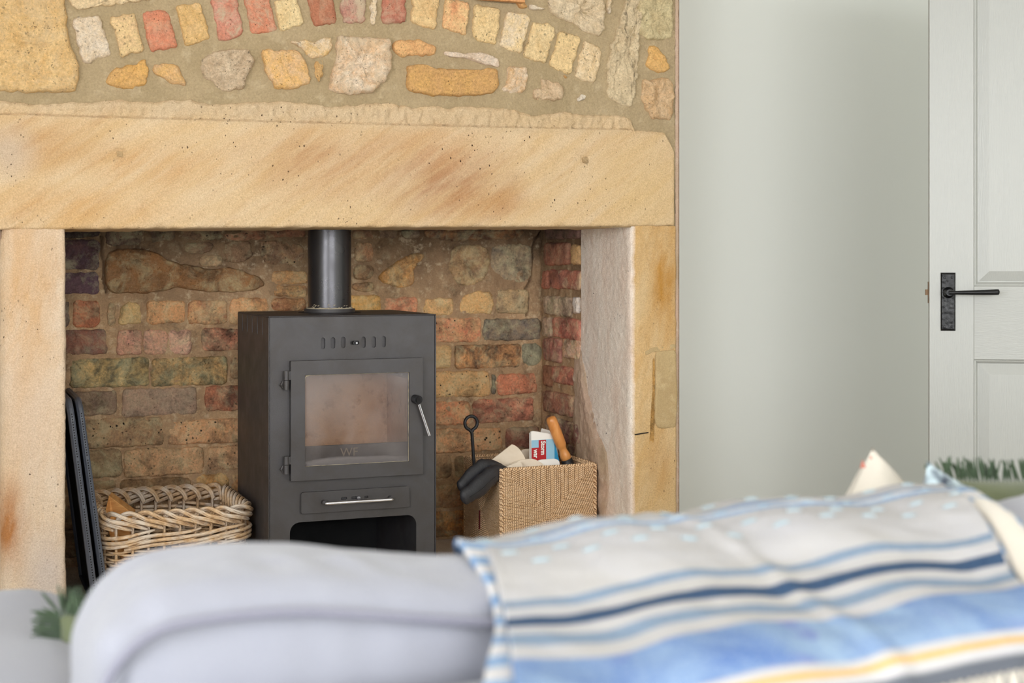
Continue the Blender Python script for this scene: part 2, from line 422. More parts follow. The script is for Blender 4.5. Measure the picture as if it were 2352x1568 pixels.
def rrect(x0, z0, x1, z1, r=0.0, n=5, corners=(1, 1, 1, 1)):
    pts = []
    for (cx, cz, a0, on) in ((x1-r, z0+r, -90, corners[0]), (x1-r, z1-r, 0, corners[1]), (x0+r, z1-r, 90, corners[2]), (x0+r, z0+r, 180, corners[3])):
        if r > 0 and on:
            for k in range(n+1):
                a = math.radians(a0+90*k/n); pts.append((cx+r*math.cos(a), cz+r*math.sin(a)))
        else:
            a = math.radians(a0+45); pts.append((cx+(r*(1 if math.cos(a) > 0 else -1)), cz+(r*(1 if math.sin(a) > 0 else -1))))
    return pts
def rbox(name, mat, parent, c, h, r, n=14, disp=None, smooth=True):
    """rounded box with n cells a side; disp(p, nrm) moves the points"""
    idx = {}; vs = []; fs = []
    def key(p): return (round(p[0], 5), round(p[1], 5), round(p[2], 5))
    ns = [max(3, int(n*a/max(h))) for a in h]
    def dens(t): return math.sin(t*math.pi/2)*0.35+t*0.65
    for ax in range(3):
        a1, a2 = (ax+1) % 3, (ax+2) % 3
        for sg in (-1, 1):
            grid = []
            for j in range(ns[a2]+1):
                row = []
                for i in range(ns[a1]+1):
                    p = [0, 0, 0]; p[ax] = sg; p[a1] = dens(-1+2*i/ns[a1]); p[a2] = dens(-1+2*j/ns[a2])
                    k = key(p)
                    if k not in idx:
                        q = Vector((p[0]*h[0], p[1]*h[1], p[2]*h[2]))
                        cl = Vector([max(-h[t]+r, min(h[t]-r, q[t])) for t in range(3)])
                        d = q-cl
                        nr = d.normalized() if d.length > 1e-9 else Vector([sg if t == ax else 0 for t in range(3)])
                        q = cl+nr*r if d.length > 1e-9 else q
                        q = q+Vector(c)
                        if disp: q = disp(q, nr, p)
                        idx[k] = len(vs); vs.append(q)
                    row.append(idx[k])
                grid.append(row)
            for j in range(ns[a2]):
                for i in range(ns[a1]):
                    f = (grid[j][i], grid[j][i+1], grid[j+1][i+1], grid[j+1][i])
                    fs.append(f if sg > 0 else f[::-1])
    m = MB(); m.add(vs, fs)
    return m.obj(name, mat, parent, smooth=smooth)

def fr(p, f, o=4): return noise.fractal(Vector(p)*f, 1.0, 2.0, o)

# ------------------------------------------------------------------ stones and bricks
class Frame:
    def __init__(s, U, V, N, at): s.U, s.V, s.N, s.at = Vector(U), Vector(V), Vector(N), at   # at: plane coordinate
F_FRONT = Frame((1, 0, 0), (0, 0, 1), (0, -1, 0), Vector((0, 3.80, 0)))
NB = 4.49; RX = 1.898
F_BACK = Frame((1, 0, 0), (0, 0, 1), (0, -1, 0), Vector((0, NB, 0)))
F_SIDE = Frame((0, -1, 0), (0, 0, 1), (-1, 0, 0), Vector((RX, 0, 0)))
def stone(name, F, poly, c1, c2, parent, proud=0.010, rough=0.0035, jag=0.0025, bev=0.007, k=1.0, spots=0.0, bloom=0.0, cell=0.009, tilt=0.004, dep=0.012):
    sd = random.uniform(0, 100)
    pts = []; m = len(poly)
    # a closed smooth outline
    for i in range(m):
        a = Vector(poly[i]); b = Vector(poly[(i+1) % m]); L = (b-a).length; n = max(1, int(L/cell))
        for q in range(n): pts.append(a.lerp(b, q/n))
    for _ in range(2):
        pts = [(pts[i-1]+pts[i]*2+pts[(i+1) % len(pts)])*0.25 for i in range(len(pts))]
    c = sum(pts, Vector((0, 0)))/len(pts)
    M = len(pts)
    P = []
    for i, p in enumerate(pts):
        t = (pts[(i+1) % M]-pts[i-1]); t = Vector((t.y, -t.x)); t = t.normalized() if t.length > 0 else t
        P.append(p+t*(fr((p.x, p.y, sd), 55, 4)*jag+fr((p.x, p.y, sd+3), 18, 2)*jag*.5))
    rad = sum((p-c).length for p in P)/M
    SM = list(P)
    for _ in range(14): SM = [(SM[i-1]+SM[i]*2+SM[(i+1) % M])*0.25 for i in range(M)]
    nin = max(2, min(16, int((rad-bev)/(cell*1.15))))
    rings = [(0.0, -dep), (0.0, 0.10*proud), (0.35*bev, 0.66*proud), (bev, proud)]
    tx, tz = random.uniform(-tilt, tilt), random.uniform(-tilt, tilt)
    vs = []; fs = []
    def put(p, h, full):
        h2 = h
        if h > 0: h2 = h + (fr((p.x, p.y, sd), 22, 4)*rough + fr((p.x, p.y, sd+9), 75, 4)*rough*0.8)*min(1, full) + ((p.x-c.x)*tx+(p.y-c.y)*tz)*8*full*0.5
        vs.append(F.at+F.U*p.x+F.V*p.y+F.N*h2)
    for (d, h) in rings:
        for p in P:
            r = (p-c); L = r.length; q = c+r*(max(L-d, L*0.25)/L) if L > 0 else p
            put(q, h, 0 if h <= 0.1*proud else min(1, h/proud))
    for i in range(1, nin+1):
        f = 1-i/(nin+1)
        for p_, s_ in zip(P, SM):
            p = p_*f*f+s_*(1-f*f); r = (p-c); L = r.length; q = c+r*(max(L-bev, L*0.25)/L)*f
            put(q, proud*1.02, 1)
    put(c, proud*1.02, 1)
    R = 4+nin
    for j in range(R-1):
        for i in range(M):
            i2 = (i+1) % M
            fs.append((j*M+i, (j+1)*M+i, (j+1)*M+i2, j*M+i2))
    ce = len(vs)-1
    for i in range(M): fs.append(((R-1)*M+i, ce, (R-1)*M+(i+1) % M))
    # orient
    area2 = sum(P[i].x*P[(i+1) % M].y-P[(i+1) % M].x*P[i].y for i in range(M))
    b = MB(); b.add(vs, fs)
    o = b.obj(name, 'brick', parent, smooth=True)
    bm = bmesh.new(); bm.from_mesh(o.data); bmesh.ops.recalc_face_normals(bm, faces=bm.faces); bm.to_mesh(o.data); bm.free()
    A, B = sl(ease(c1)), sl(ease(c2))
    o['tint_a'] = [x*min(k, .84/(max(A)+1e-3)) for x in A]; o['tint_b'] = [x*min(k, .84/(max(B)+1e-3)) for x in B]
    o['spots'] = float(spots); o['bloom'] = float(bloom); o['grime'] = 0.0 if F is F_FRONT else 0.62
    o['bloomc'] = list(min(x*k*.72, .9) for x in sl((236, 214, 180) if F is F_FRONT else (222, 190, 150)))
    return o
def pf(poly): return [(PY(x, y, 3.80).x, PY(x, y, 3.80).z) for x, y in poly]
def pb(poly): return [(PY(x, y, NB).x, PY(x, y, NB).z) for x, y in poly]
# ------------------------------------------------------------------ the room
def wall_box(name, a, b, mat, holes=None):
    return struct(MB().box(a, b).obj(name, mat))
def wall_with_windows(name, const, lo, hi, axis, wins, mat, thick, out):
    """wall in the plane axis=const from lo..hi with rectangular openings; built of boxes round each opening"""
    m = MB(); z0, z1 = 0.0, 2.4
    def bx(u0, u1, a, b):
        if u1-u0 < 1e-4 or b-a < 1e-4: return
        c0, c1 = sorted((const, const+out*thick))
        if axis == 'x': m.box((c0, u0, a), (c1, u1, b))
        else: m.box((u0, c0, a), (u1, c1, b))
    cur = lo
    for (u0, u1, a, b) in wins:
        bx(cur, u0, z0, z1); bx(u0, u1, z0, a); bx(u0, u1, b, z1); cur = u1
    bx(cur, hi, z0, z1)
    o = struct(m.obj(name, mat))
    return o
RXW = 3.31
struct(MB().box((-2.4, -4.4, -0.1), (RXW+.1, 4.7, 0.0)).obj('floor', 'floor'))
struct(MB().box((-2.4, -4.4, 2.4), (RXW+.1, 4.7, 2.5)).obj('ceiling', 'ceiling'))
wb = MB().box((-2.3, 4.15, 0), (0.155, 4.3, 2.4)); wb.box((2.04, 4.15, 0), (RXW+.1, 4.3, 2.4)); struct(wb.obj('wall_back', 'wall'))
wall_with_windows('wall_left', -2.2, -4.2, 4.2, 'x', [(-3.0, 0.9, 0.75, 2.25)], 'wall', 0.14, -1)
wall_with_windows('wall_rear', -4.2, -2.3, RXW+.1, 'y', [(-1.65, 2.75, 0.90, 2.32)], 'wall', 0.14, -1)
wall_with_windows('wall_right', RXW, -4.2, 4.2, 'x', [(2.70, 3.50, 0.0, 2.02)], 'wall', 0.12, 1)
def window(name, P0, P1, n, thick):
    m = MB(); P0, P1 = Vector(P0), Vector(P1)
    ax = 0 if abs(P1.x-P0.x) > 1e-3 else 1
    def bar(a, b, z0, z1):
        q0, q1 = P0.copy(), P1.copy()
        q0[ax] = a; q1[ax] = b; q0.z = z0; q1.z = z1; q0[1-ax] -= thick/2; q1[1-ax] += thick/2
        m.box(q0, q1)
    a, b = P0[ax], P1[ax]; z0, z1 = P0.z, P1.z
    bar(a, b, z0, z0+.05); bar(a, b, z1-.05, z1); bar(a, a+.05, z0+.05, z1-.05); bar(b-.05, b, z0+.05, z1-.05)
    for k in range(1, n): c = a+(b-a)*k/n; bar(c-.02, c+.02, z0+.05, z1-.05)
    o = struct(m.obj(name, 'door'))
window('window_1', (-2.27, -3.0, .75), (-2.27, .9, 2.25), 4, .05)
window('window_2', (-1.65, -4.27, .90), (2.75, -4.27, 2.32), 4, .05)  # unseen window, added to carry the frontal fill
struct(MB().box((4.3, 2.0, 0), (4.4, 4.6, 2.4)).box((RXW+.12, 4.5, 0), (4.4, 4.6, 2.4)).box((RXW+.12, 2.0, 0), (4.4, 2.1, 2.4)).box((RXW+.12, 2.0, 2.4), (4.4, 4.6, 2.45)).box((RXW+.1, 2.0, -.1), (4.4, 4.6, 0)).obj('wall_hall', 'wall'))
def skirting(name, a, b): struct(MB().box(a, b).obj(name, 'door', bevel=.004))
skirting('baseboard_back', (2.07, 4.13, 0), (RXW, 4.15, .12))
skirting('baseboard_left', (-2.2, -4.2, 0), (-2.18, 4.15, .12))

# ------------------------------------------------------------------ chimney breast
def lerp_list(L, x):
    if x <= L[0][0]: return L[0][1]
    for (a, b), (c, d) in zip(L, L[1:]):
        if x <= c: return b+(d-b)*(x-a)/(c-a)
    return L[-1][1]
XL, XR = 0.125, 2.051
Z_TOPM = PY(700, 514, 3.8).z
def f_mort(u, v):
    x = XL+(XR-XL)*u; z = Z_TOPM+(2.4-Z_TOPM)*v
    y = 3.800-0.0035*fr((x, 0, z), 9, 4)-0.0012*fr((x, 3, z), 60, 3)
    if u > 0.997: y += 0.004
    return (x, y, z)
# most of the breast above the frame is coarser
mm = MB()
ZC = PY(700, -30, 3.8).z
mm.sheet(330, 180, lambda u, v: (XL+(XR-XL)*u, f_mort(u, 0)[1]*0+3.800-0.0035*fr((XL+(XR-XL)*u, 0, Z_TOPM+(ZC-Z_TOPM)*v), 9, 4)-0.0014*fr((XL+(XR-XL)*u, 3, Z_TOPM+(ZC-Z_TOPM)*v), 60, 3), Z_TOPM+(ZC-Z_TOPM)*v))
mm.sheet(40, 14, lambda u, v: (XL+(XR-XL)*u, 3.800, ZC+(2.4-ZC)*v))
wall = struct(mm.obj('wall_chimney', 'mortar_up', smooth=True))
core = MB().box((.13, 3.812, 1.25), (2.045, 4.12, 2.4)); core.box((.16, 4.10, 1.62), (2.03, 4.60, 2.4)); core.box((.16, 3.86, 0), (.275, 4.6, 1.62)); core.box((1.925, 4.0, 0), (2.04, 4.6, 1.62)); core.box((.16, 4.53, 0), (2.03, 4.6, 1.62))
core.obj('masonry_core', 'soot', wall)

BUFF = (226, 200, 158); PALE = (226, 212, 192); OCH = (208, 166, 108); RED = (206, 120, 92); ORA = (214, 150, 96)
def fs(name, poly, c1, c2, **k):
    return stone(name, F_FRONT, pf(poly), c1, c2, wall, k=1.0, **k)
vous = [([(163, 45), (228, 34), (255, 127), (190, 146)], PALE, (218, 194, 160), {'spots': .5}),
 ([(253, 40), (308, 27), (332, 118), (275, 132)], (230, 202, 150), (222, 190, 146), {'spots': .5}),
 ([(326, 29), (385, 22), (410, 110), (345, 121)], (214, 124, 92), (206, 118, 94), {'bloom': .35}),
 ([(401, 13), (460, 5), (483, 90), (425, 107)], (216, 178, 118), (228, 194, 142), {'rough': .006}),
 ([(484, 0), (545, -12), (558, 82), (502, 95)], (210, 150, 134), (204, 124, 104), {'bloom': .9}),
 ([(560, -6), (618, -12), (636, 72), (578, 82)], (214, 122, 92), (206, 140, 116), {'bloom': .7}),
 ([(626, 2), (680, -8), (699, 55), (641, 73)], (232, 210, 164), (224, 196, 146), {'rough': .005}),
 ([(704, -10), (764, -12), (773, 55), (720, 62)], (190, 116, 88), (176, 104, 80), {'bloom': .4}),
 ([(782, -10), (838, -12), (838, 50), (800, 57), (784, 48)], (196, 136, 122), (182, 140, 130), {'bloom': .9}),
 ([(849, -6), (865, -6), (863, 42), (856, 58), (849, 44)], PALE, BUFF, {'cell': .004, 'bev': .004}),
 ([(876, -8), (931, -8), (931, 52), (876, 57)], (190, 98, 80), (184, 110, 96), {'bloom': .5}),
 ([(945, -8), (1009, -8), (1000, 71), (942, 53)], (230, 200, 150), (220, 184, 132), {'rough': .005}),
 ([(1022, -4), (1078, 6), (1069, 84), (1014, 66)], (232, 198, 146), (222, 158, 112), {'spots': .4}),
 ([(1089, 12), (1153, 20), (1135, 105), (1083, 86)], (234, 208, 160), (226, 196, 144), {'rough': .005, 'spots': .5}),
 ([(1163, 24), (1219, 38), (1195, 126), (1145, 106)], (234, 206, 156), (230, 212, 184), {'spots': .5}),
 ([(1224, 47), (1277, 62), (1253, 148), (1200, 128)], (234, 210, 164), (222, 192, 142), {'rough': .005, 'spots': .6}),
 ([(1284, 71), (1333, 85), (1310, 172), (1260, 152)], (234, 206, 154), (226, 198, 150), {'spots': .7}),
 ([(1342, 94), (1384, 115), (1362, 192), (1317, 178)], (232, 212, 178), (224, 196, 152), {'spots': .6})]
for p, a, b, k in vous:
    kk = dict(rough=.005, jag=.0055, proud=.009, bev=.006, cell=.0065); kk.update(k)
    fs('brick', p, a, b, **kk)
stones = [
 ([(-30, -20), (146, -20), (152, 30), (158, 78), (166, 118), (185, 152), (180, 185), (176, 213), (60, 211), (-30, 206)], (226, 194, 142), (214, 176, 118), {'proud': .016, 'rough': .006, 'cell': .010, 'spots': .5, 'bloom': .3}),
 ([(160, -20), (372, -20), (366, -4), (300, 6), (240, 14), (175, 22), (160, 8)], (226, 204, 166), BUFF, {}),
 ([(246, 180), (256, 160), (300, 150), (336, 134), (343, 170), (338, 194), (298, 206), (262, 200), (240, 190)], OCH, (226, 178, 104), {'rough': .006}),
 ([(352, 146), (412, 148), (417, 172), (428, 198), (396, 192), (364, 180), (350, 168)], (222, 180, 118), (214, 178, 136), {'rough': .006}),
 ([(457, 148), (478, 124), (515, 114), (574, 111), (583, 150), (566, 170), (560, 204), (512, 214), (486, 188), (464, 172)], (214, 194, 166), (196, 172, 142), {'rough': .010, 'proud': .014, 'spots': .6}),
 ([(600, 111), (632, 116), (690, 117), (704, 150), (713, 194), (672, 205), (628, 205), (608, 160)], (230, 186, 120), (222, 188, 148), {'rough': .006, 'proud': .015}),
 ([(664, 96), (722, 92), (764, 82), (764, 110), (748, 130), (726, 134), (716, 140), (700, 118)], (228, 210, 184), (222, 186, 128), {'rough': .006}),
 ([(722, 140), (742, 137), (741, 180), (732, 194), (723, 172)], (222, 184, 128), OCH, {'cell': .005}),
 ([(770, 92), (780, 80), (830, 84), (896, 90), (898, 148), (888, 186), (852, 214), (792, 218), (755, 212), (756, 192), (772, 120)], (232, 214, 190), (226, 190, 150), {'rough': .010, 'proud': .018, 'bloom': .6, 'spots': .4}),
 ([(902, 96), (918, 88), (962, 94), (1003, 106), (1001, 128), (960, 126), (918, 133), (898, 112)], (228, 184, 128), (222, 170, 116), {'rough': .005}),
 ([(1016, 118), (1060, 123), (1112, 122), (1146, 134), (1146, 158), (1126, 152), (1082, 138), (1022, 128)], (230, 214, 196), (222, 198, 172), {'rough': .005, 'cell': .006, 'jag': .003}),
 ([(932, 150), (966, 147), (990, 156), (1028, 158), (1060, 161), (1142, 157), (1146, 196), (1132, 216), (1080, 221), (990, 221), (934, 208)], (212, 168, 104), (206, 162, 108), {'rough': .004, 'proud': .016, 'jag': .003}),
 ([(1165, 150), (1210, 155), (1213, 186), (1195, 219), (1150, 210), (1163, 188)], (226, 208, 184), (216, 178, 132), {'rough': .007}),
 ([(1240, 176), (1292, 194), (1296, 210), (1286, 233), (1222, 226), (1224, 206), (1246, 198)], (216, 192, 160), (200, 172, 138), {'rough': .009}),
 ([(1328, 221), (1340, 214), (1346, 224), (1338, 234), (1326, 231)], (236, 226, 210), PALE, {'cell': .004, 'bev': .004}),
 ([(1425, 45), (1440, -20), (1474, -20), (1464, 150), (1458, 215), (1448, 248), (1420, 240), (1392, 222), (1396, 180), (1394, 150), (1404, 100)], (220, 202, 168), (208, 188, 154), {'rough': .010, 'jag': .006}),
 ([(1250, -20), (1384, -20), (1388, 40), (1384, 78), (1368, 86), (1336, 70), (1318, 56), (1292, 50), (1262, 28)], (224, 206, 176), (212, 190, 156), {'rough': .010, 'jag': .006}),
 ([(1464, -20), (1541, -20), (1545, 50), (1540, 91), (1490, 92), (1464, 78)], (212, 198, 158), (196, 178, 138), {'rough': .008}),
 ([(1488, 104), (1508, 104), (1530, 132), (1536, 164), (1518, 168), (1482, 155), (1490, 132)], (226, 184, 122), (222, 176, 108), {'rough': .006}),
 ([(1475, 182), (1540, 180), (1549, 222), (1541, 276), (1498, 274), (1476, 240)], (204, 168, 124), (214, 186, 150), {'rough': .008, 'spots': .3}),
 ([(1182, 2), (1208, 4), (1212, 18), (1192, 17)], ORA, OCH, {'cell': .004, 'bev': .004}),
 ([(1214, 10), (1250, 22), (1240, 26), (1216, 20)], (226, 210, 182), PALE, {'cell': .004, 'bev': .003}),
 ([(1292, 172), (1304, 176), (1298, 182)], ORA, OCH, {'cell': .003, 'bev': .002}),
 ([(1392, -10), (1402, -10), (1400, 36), (1391, 30)], PALE, BUFF, {'cell': .004, 'bev': .003}),
]
for p, a, b, k in stones:
    kk = dict(rough=.007, jag=.006, proud=.010, bev=.008, cell=.007); kk.update(k); kk['rough'] *= 1.3
    fs('stone', p, a, b, **kk)

# rubble courses of the breast above the frame
rr_ = random.Random(5); zc = 2.02
while zc < 2.36:
    x = .17+rr_.uniform(0, .05); hh = rr_.uniform(.07, .10)
    while x < 1.96:
        w_ = min(rr_.uniform(.10, .22), 2.02-x); x2 = x+w_
        if w_ > .07:
            j = lambda: rr_.uniform(-.012, .012)
            c_ = rr_.choice([(PALE, BUFF), (OCH, BUFF), (BUFF, PALE), ((214, 194, 166), (196, 172, 142))])
            stone('stone', F_FRONT, [(x+j(), zc+j()), (x+w_/2, zc+j()*.6), (x2+j(), zc+j()), (x2+j(), zc+hh+j()), (x+w_/2, zc+hh+j()*.6), (x+j(), zc+hh+j())], c_[0], c_[1], wall, k=1.0, rough=.007, jag=.005, proud=.010, bev=.008, cell=.012)
        x = x2+.028
    zc += hh+.03
# plastered left cheek of the breast
MB().box((.127, 3.806, 1.17), (.134, 4.15, 2.4)).obj('cheek_plaster', 'edge_plaster', wall)

# the lintel
LT = [(-40, 228), (0, 230), (60, 237), (110, 240), (160, 233), (210, 236), (270, 228), (330, 234), (400, 230), (440, 228), (480, 240), (560, 235), (640, 232), (700, 236), (760, 245), (820, 240), (870, 236), (930, 240), (945, 248), (1010, 242), (1030, 250), (1060, 244), (1120, 246), (1180, 250), (1230, 266), (1300, 255), (1340, 264), (1400, 264), (1440, 268), (1452, 272), (1458, 299), (1500, 301), (1528, 304), (1540, 325), (1552, 350)]
LB = [(-40, 528), (150, 526), (400, 524), (700, 522), (1100, 521), (1450, 520), (1552, 519)]
LG = [(-40, 262), (60, 262), (130, 265), (640, 279), (1100, 290), (1452, 297), (1552, 340)]
YL = 3.784
def px_of(x): # column of the wall face point x
    a = math.atan(x/YL)-TH; return 1176+FP*math.tan(a)
xa, xb = PY(-40, 400, YL).x, PY(1552, 400, YL).x
NX, NZ = 460, 150
zone = [0.0]*4+[i/(NZ) for i in range(NZ+1)]
vs = []; ff = []
cols = NX+1
rows = []
for j in range(5):                  # underside, back to front
    rows.append(('u', j/5))
for j in range(NZ+1): rows.append(('f', j/NZ))
plug = [PY(275, 353, YL), PY(1344, 367, YL)]
for kind, t in rows:
    for i in range(cols):
        x = xa+(xb-xa)*i/NX; p = px_of(x)
        zb = PY(p, lerp_list(LB, p), YL).z; zt = PY(p, lerp_list(LT, p), YL).z; zg = PY(p, lerp_list(LG, p), YL).z
        zt += 0.004*fr((x, 7, 0), 30, 4); zb += 0.0022*fr((x, 5, 0), 28, 4)
        if kind == 'u':
            vs.append((x, 4.135-(4.135-(YL+.010))*t, zb+0.002*fr((x, t*4, 1), 12, 3))); continue
        z = zb+(zt-zb)*t
        y = YL-0.0022*fr((x, 0, z), 7, 4)-0.0012*fr((x, 1, z), 45, 3)
        d = z-zb                     # rounded, chipped arris along the bottom
        rr = 0.008+0.012*max(0, fr((x, 9, 0), 14, 4))+.004*max(0, fr((x, 9, z), 60, 3))
        if d < rr: y += (rr-math.sqrt(max(0, rr*rr-(rr-d)**2)))
        if p < 1455:
            if z > zg:
                y += 0.003+0.0075*max(-.4, fr((x*1.8, 2, z), 30, 5)); 
                y += 0.003*max(0, fr((x*3, 11, z*0.6), 60, 2))
            if abs(z-zg) < 0.0016: y += 0.005
        dt = zt-z
        if dt < .008: y += (.008-dt)*0.8
        de = xb-x
        if de < .010: y += (.010-math.sqrt(max(0, .0001-(.010-de)**2)))
        for q in plug:
            ax, az = abs(x-q.x), abs(z-q.z)
            if max(ax, az) < .0135 and max(ax, az) > .0095: y += .0035
        vs.append((x, y, z))
for j in range(len(rows)-1):
    for i in range(NX):
        a = j*cols+i; ff.append((a, a+1, a+cols+1, a+cols))
# top return and right end
base = len(vs)
for i in range(cols): x, y, z = vs[(len(rows)-1)*cols+i]; vs.append((x, y+.03, z))
for i in range(NX): a = (len(rows)-1)*cols+i; ff.append((a, a+1, base+i+1, base+i))
b2 = len(vs)
for j in range(len(rows)): x, y, z = vs[j*cols+NX]; vs.append((x, 3.84 if rows[j][0] == 'f' else y, z))
for j in range(len(rows)-1): ff.append((j*cols+NX, b2+j, b2+j+1, (j+1)*cols+NX))
lint = MB().add(vs, ff).obj('lintel', 'lintel', wall, smooth=True)
for q, s_ in ((plug[0], .0085), (plug[1], .0085)):
    stone('stone_plug', Frame((1, 0, 0), (0, 0, 1), (0, -1, 0), Vector((0, YL, 0))), [(q.x-s_, q.z-s_), (q.x+s_, q.z-s_), (q.x+s_*.9, q.z+s_), (q.x-s_, q.z+s_*.9)], (226, 196, 152), (214, 180, 132), wall, k=.7, proud=.0012, rough=.001, cell=.003, bev=.0015, dep=.004)

# the jambs
def jamb(name, prof, z0, z1f, nz, mat, amp=.0024):
    """prof: list of (x, y) points; swept upwards"""
    P = [Vector(p) for p in prof]; cum = [0]
    for a, b in zip(P, P[1:]): cum.append(cum[-1]+(b-a).length)
    N = int(cum[-1]/.004); pts = []
    for i in range(N+1):
        s = cum[-1]*i/N; k = max(j for j in range(len(P)-1) if cum[j] <= s+1e-9)
        f = (s-cum[k])/(cum[k+1]-cum[k]); p = P[k].lerp(P[k+1], min(1, f)); d = (P[k+1]-P[k]).normalized()
        pts.append((p, Vector((d.y, -d.x))))
    sm = []
    for i in range(N+1):
        nn = Vector((0, 0))
        for q in range(max(0, i-2), min(N, i+2)+1): nn += pts[q][1]
        sm.append(nn.normalized())
    def f(u, v):
        i = min(N, int(round(u*N))); p = pts[i][0]; n = sm[i]; z = z0+(z1f-z0)*v
        h = amp*fr((p.x, p.y, z), 8, 4)+.0013*fr((p.x, p.y, z), 50, 3)
        if i < 4 or i > N-4: h *= .3
        return (p.x+n.x*h, p.y+n.y*h, z)
    return MB().sheet(N, nz, f).obj(name, mat, wall, smooth=True)
zl = PY(100, 526, 3.79).z+.002
XI = PY(151, 600, 3.79).x; XO = .135
jamb('jamb', [(XO, 4.15), (XO, 3.815), (XO+.008, 3.80), (XO+.022, 3.79), (XI-.010, 3.788), (XI-.003, 3.791), (XI, 3.80), (XI+.014, 4.14)], 0.0, zl, 260, 'jamb_left', .0032)
zr = PY(1500, 520, 3.79).z+.002
jr = jamb('jamb', [(RX-.004, 4.14), (RX, 3.815), (RX+.003, 3.803), (RX+.010, 3.795), (RX+.022, 3.790), (XR-.006, 3.789), (XR-.001, 3.794), (XR, 3.84)], 0.0, zr, 260, 'jamb_right')
# cement repair, its joint and an old nail on the right jamb
FJ = Frame((1, 0, 0), (0, 0, 1), (0, -1, 0), Vector((0, 3.790, 0)))
def pj(poly): return [(PY(x, y, 3.79).x, PY(x, y, 3.79).z) for x, y in poly]
o = stone('cement_patch', FJ, pj([(1504, 806), (1552, 802), (1553, 860), (1556, 900), (1552, 983), (1508, 984), (1502, 960), (1504, 900)]), (0, 0, 0), (0, 0, 0), wall, proud=.0055, rough=.0015, jag=.001, bev=.005); o.data.materials[0] = MT['patch']
o = stone('cement_patch', FJ, pj([(1480, 806), (1500, 798), (1552, 790), (1552, 800), (1500, 808), (1482, 816)]), (0, 0, 0), (0, 0, 0), wall, proud=.0015, rough=.0015, jag=.003, bev=.006, cell=.004); o.data.materials[0] = MT['patch']
o = stone('joint', FJ, pj([(1500, 812), (1504, 840), (1504, 960), (1502, 1000), (1496, 1050), (1490, 1052), (1494, 960), (1499, 900)]), (184, 140, 76), (200, 160, 96), wall, proud=.001, rough=.001, jag=.002, bev=.002, cell=.005)
a, b = PY(1458, 998, 3.786), PY(1489, 993, 3.786)
MB().tube([a, (a+b)/2+Vector((0, -.001, .0005)), b], .0018, 6).obj('nail', 'iron', wall)
# rough plaster return at the breast's right corner
MB().sheet(6, 300, lambda u, v: (XR-.002+.017*u+.0012*fr((u, 0, v*24), 8, 4), 3.797+(.006 if u > .8 else 0)+(.02 if u == 1 else 0)-.001*fr((u, 3, v*24), 9, 3), 0+2.4*v)).sheet(1, 1, lambda u, v: (XR+.013, 3.80+.40*u, 2.4*v)).obj('corner_plaster', 'edge_plaster', wall, smooth=True)

# hearth
struct(MB().box((.15, 3.42, 0.0), (2.05, 4.50, .19)).obj('floor_hearth', 'hearth', bevel=.008))

# ------------------------------------------------------------------ fireplace recess: mortar, bricks and rubble
CR = [PY(x, y, NB) for x, y in [(1251, 524), (1236, 545), (1226, 568), (1222, 600), (1221, 640), (1208, 664), (1214, 690), (1211, 722)]]
CR2 = [PY(x, y, NB) for x, y in [(233, 545), (235, 590), (240, 600), (238, 640), (246, 672)]]
def dseg(x, z, L):
    m = 9
    for a, b in zip(L, L[1:]):
        ax, az, bx, bz = a.x, a.z, b.x, b.z; dx, dz = bx-ax, bz-az
        t = max(0, min(1, ((x-ax)*dx+(z-az)*dz)/(dx*dx+dz*dz)))
        m = min(m, math.hypot(x-ax-dx*t, z-az-dz*t))
    return m
def f_back(u, v):
    x = .28+(1.91-.28)*u; z = .17+(1.60-.17)*v
    y = NB-.006*fr((x, 0, z), 7, 4)-.0025*fr((x, 3, z), 42, 4)
    if z > .9:
        if x > 1.5: d = dseg(x, z, CR); w_ = .0055+.004*fr((x, 0, z), 20, 2)
        else: d = dseg(x, z, CR2); w_ = .004
        if d < w_: y += .035
    return (x, y, z)
nw = struct(MB().sheet(430, 330, f_back).obj('wall_niche', 'mortar_in', smooth=True))
MB().sheet(70, 250, lambda u, v: (RX+.004-.004*fr((2, u*.4*3, v*1.4), 7, 4)-.002*fr((5, u*.4, v*1.4), 42, 4), 4.51-(4.51-4.12)*u, .17+1.43*v)).obj('side_mortar', 'mortar_in', nw, smooth=True)
MB().sheet(6, 10, lambda u, v: (.288, 4.12+.4*u, .17+1.43*v)).obj('side_mortar', 'mortar_in', nw)
MB().box((.28, 4.12, 1.58), (1.92, 4.53, 1.61)).obj('soot_board', 'soot', nw)

def bs(poly, c1, c2, name='brick', **k):
    kk = dict(proud=.007, rough=.004, jag=.005, bloom=.35, bev=.009, k=2.3, cell=.010, tilt=.003, dep=.014); kk.update(k)
    return stone(name, F_BACK, pb(poly), c1, c2, nw, **kk)
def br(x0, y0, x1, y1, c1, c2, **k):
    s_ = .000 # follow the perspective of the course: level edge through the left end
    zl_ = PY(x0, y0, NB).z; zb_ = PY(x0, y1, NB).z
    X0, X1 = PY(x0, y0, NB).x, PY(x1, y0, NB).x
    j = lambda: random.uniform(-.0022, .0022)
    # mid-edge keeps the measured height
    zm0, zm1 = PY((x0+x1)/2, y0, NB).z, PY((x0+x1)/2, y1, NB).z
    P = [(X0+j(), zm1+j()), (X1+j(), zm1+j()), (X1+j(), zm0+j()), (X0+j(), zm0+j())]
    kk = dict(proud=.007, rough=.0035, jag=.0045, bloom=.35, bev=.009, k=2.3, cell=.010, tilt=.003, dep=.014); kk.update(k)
    return stone('brick', F_BACK, P, c1, c2, nw, **kk)
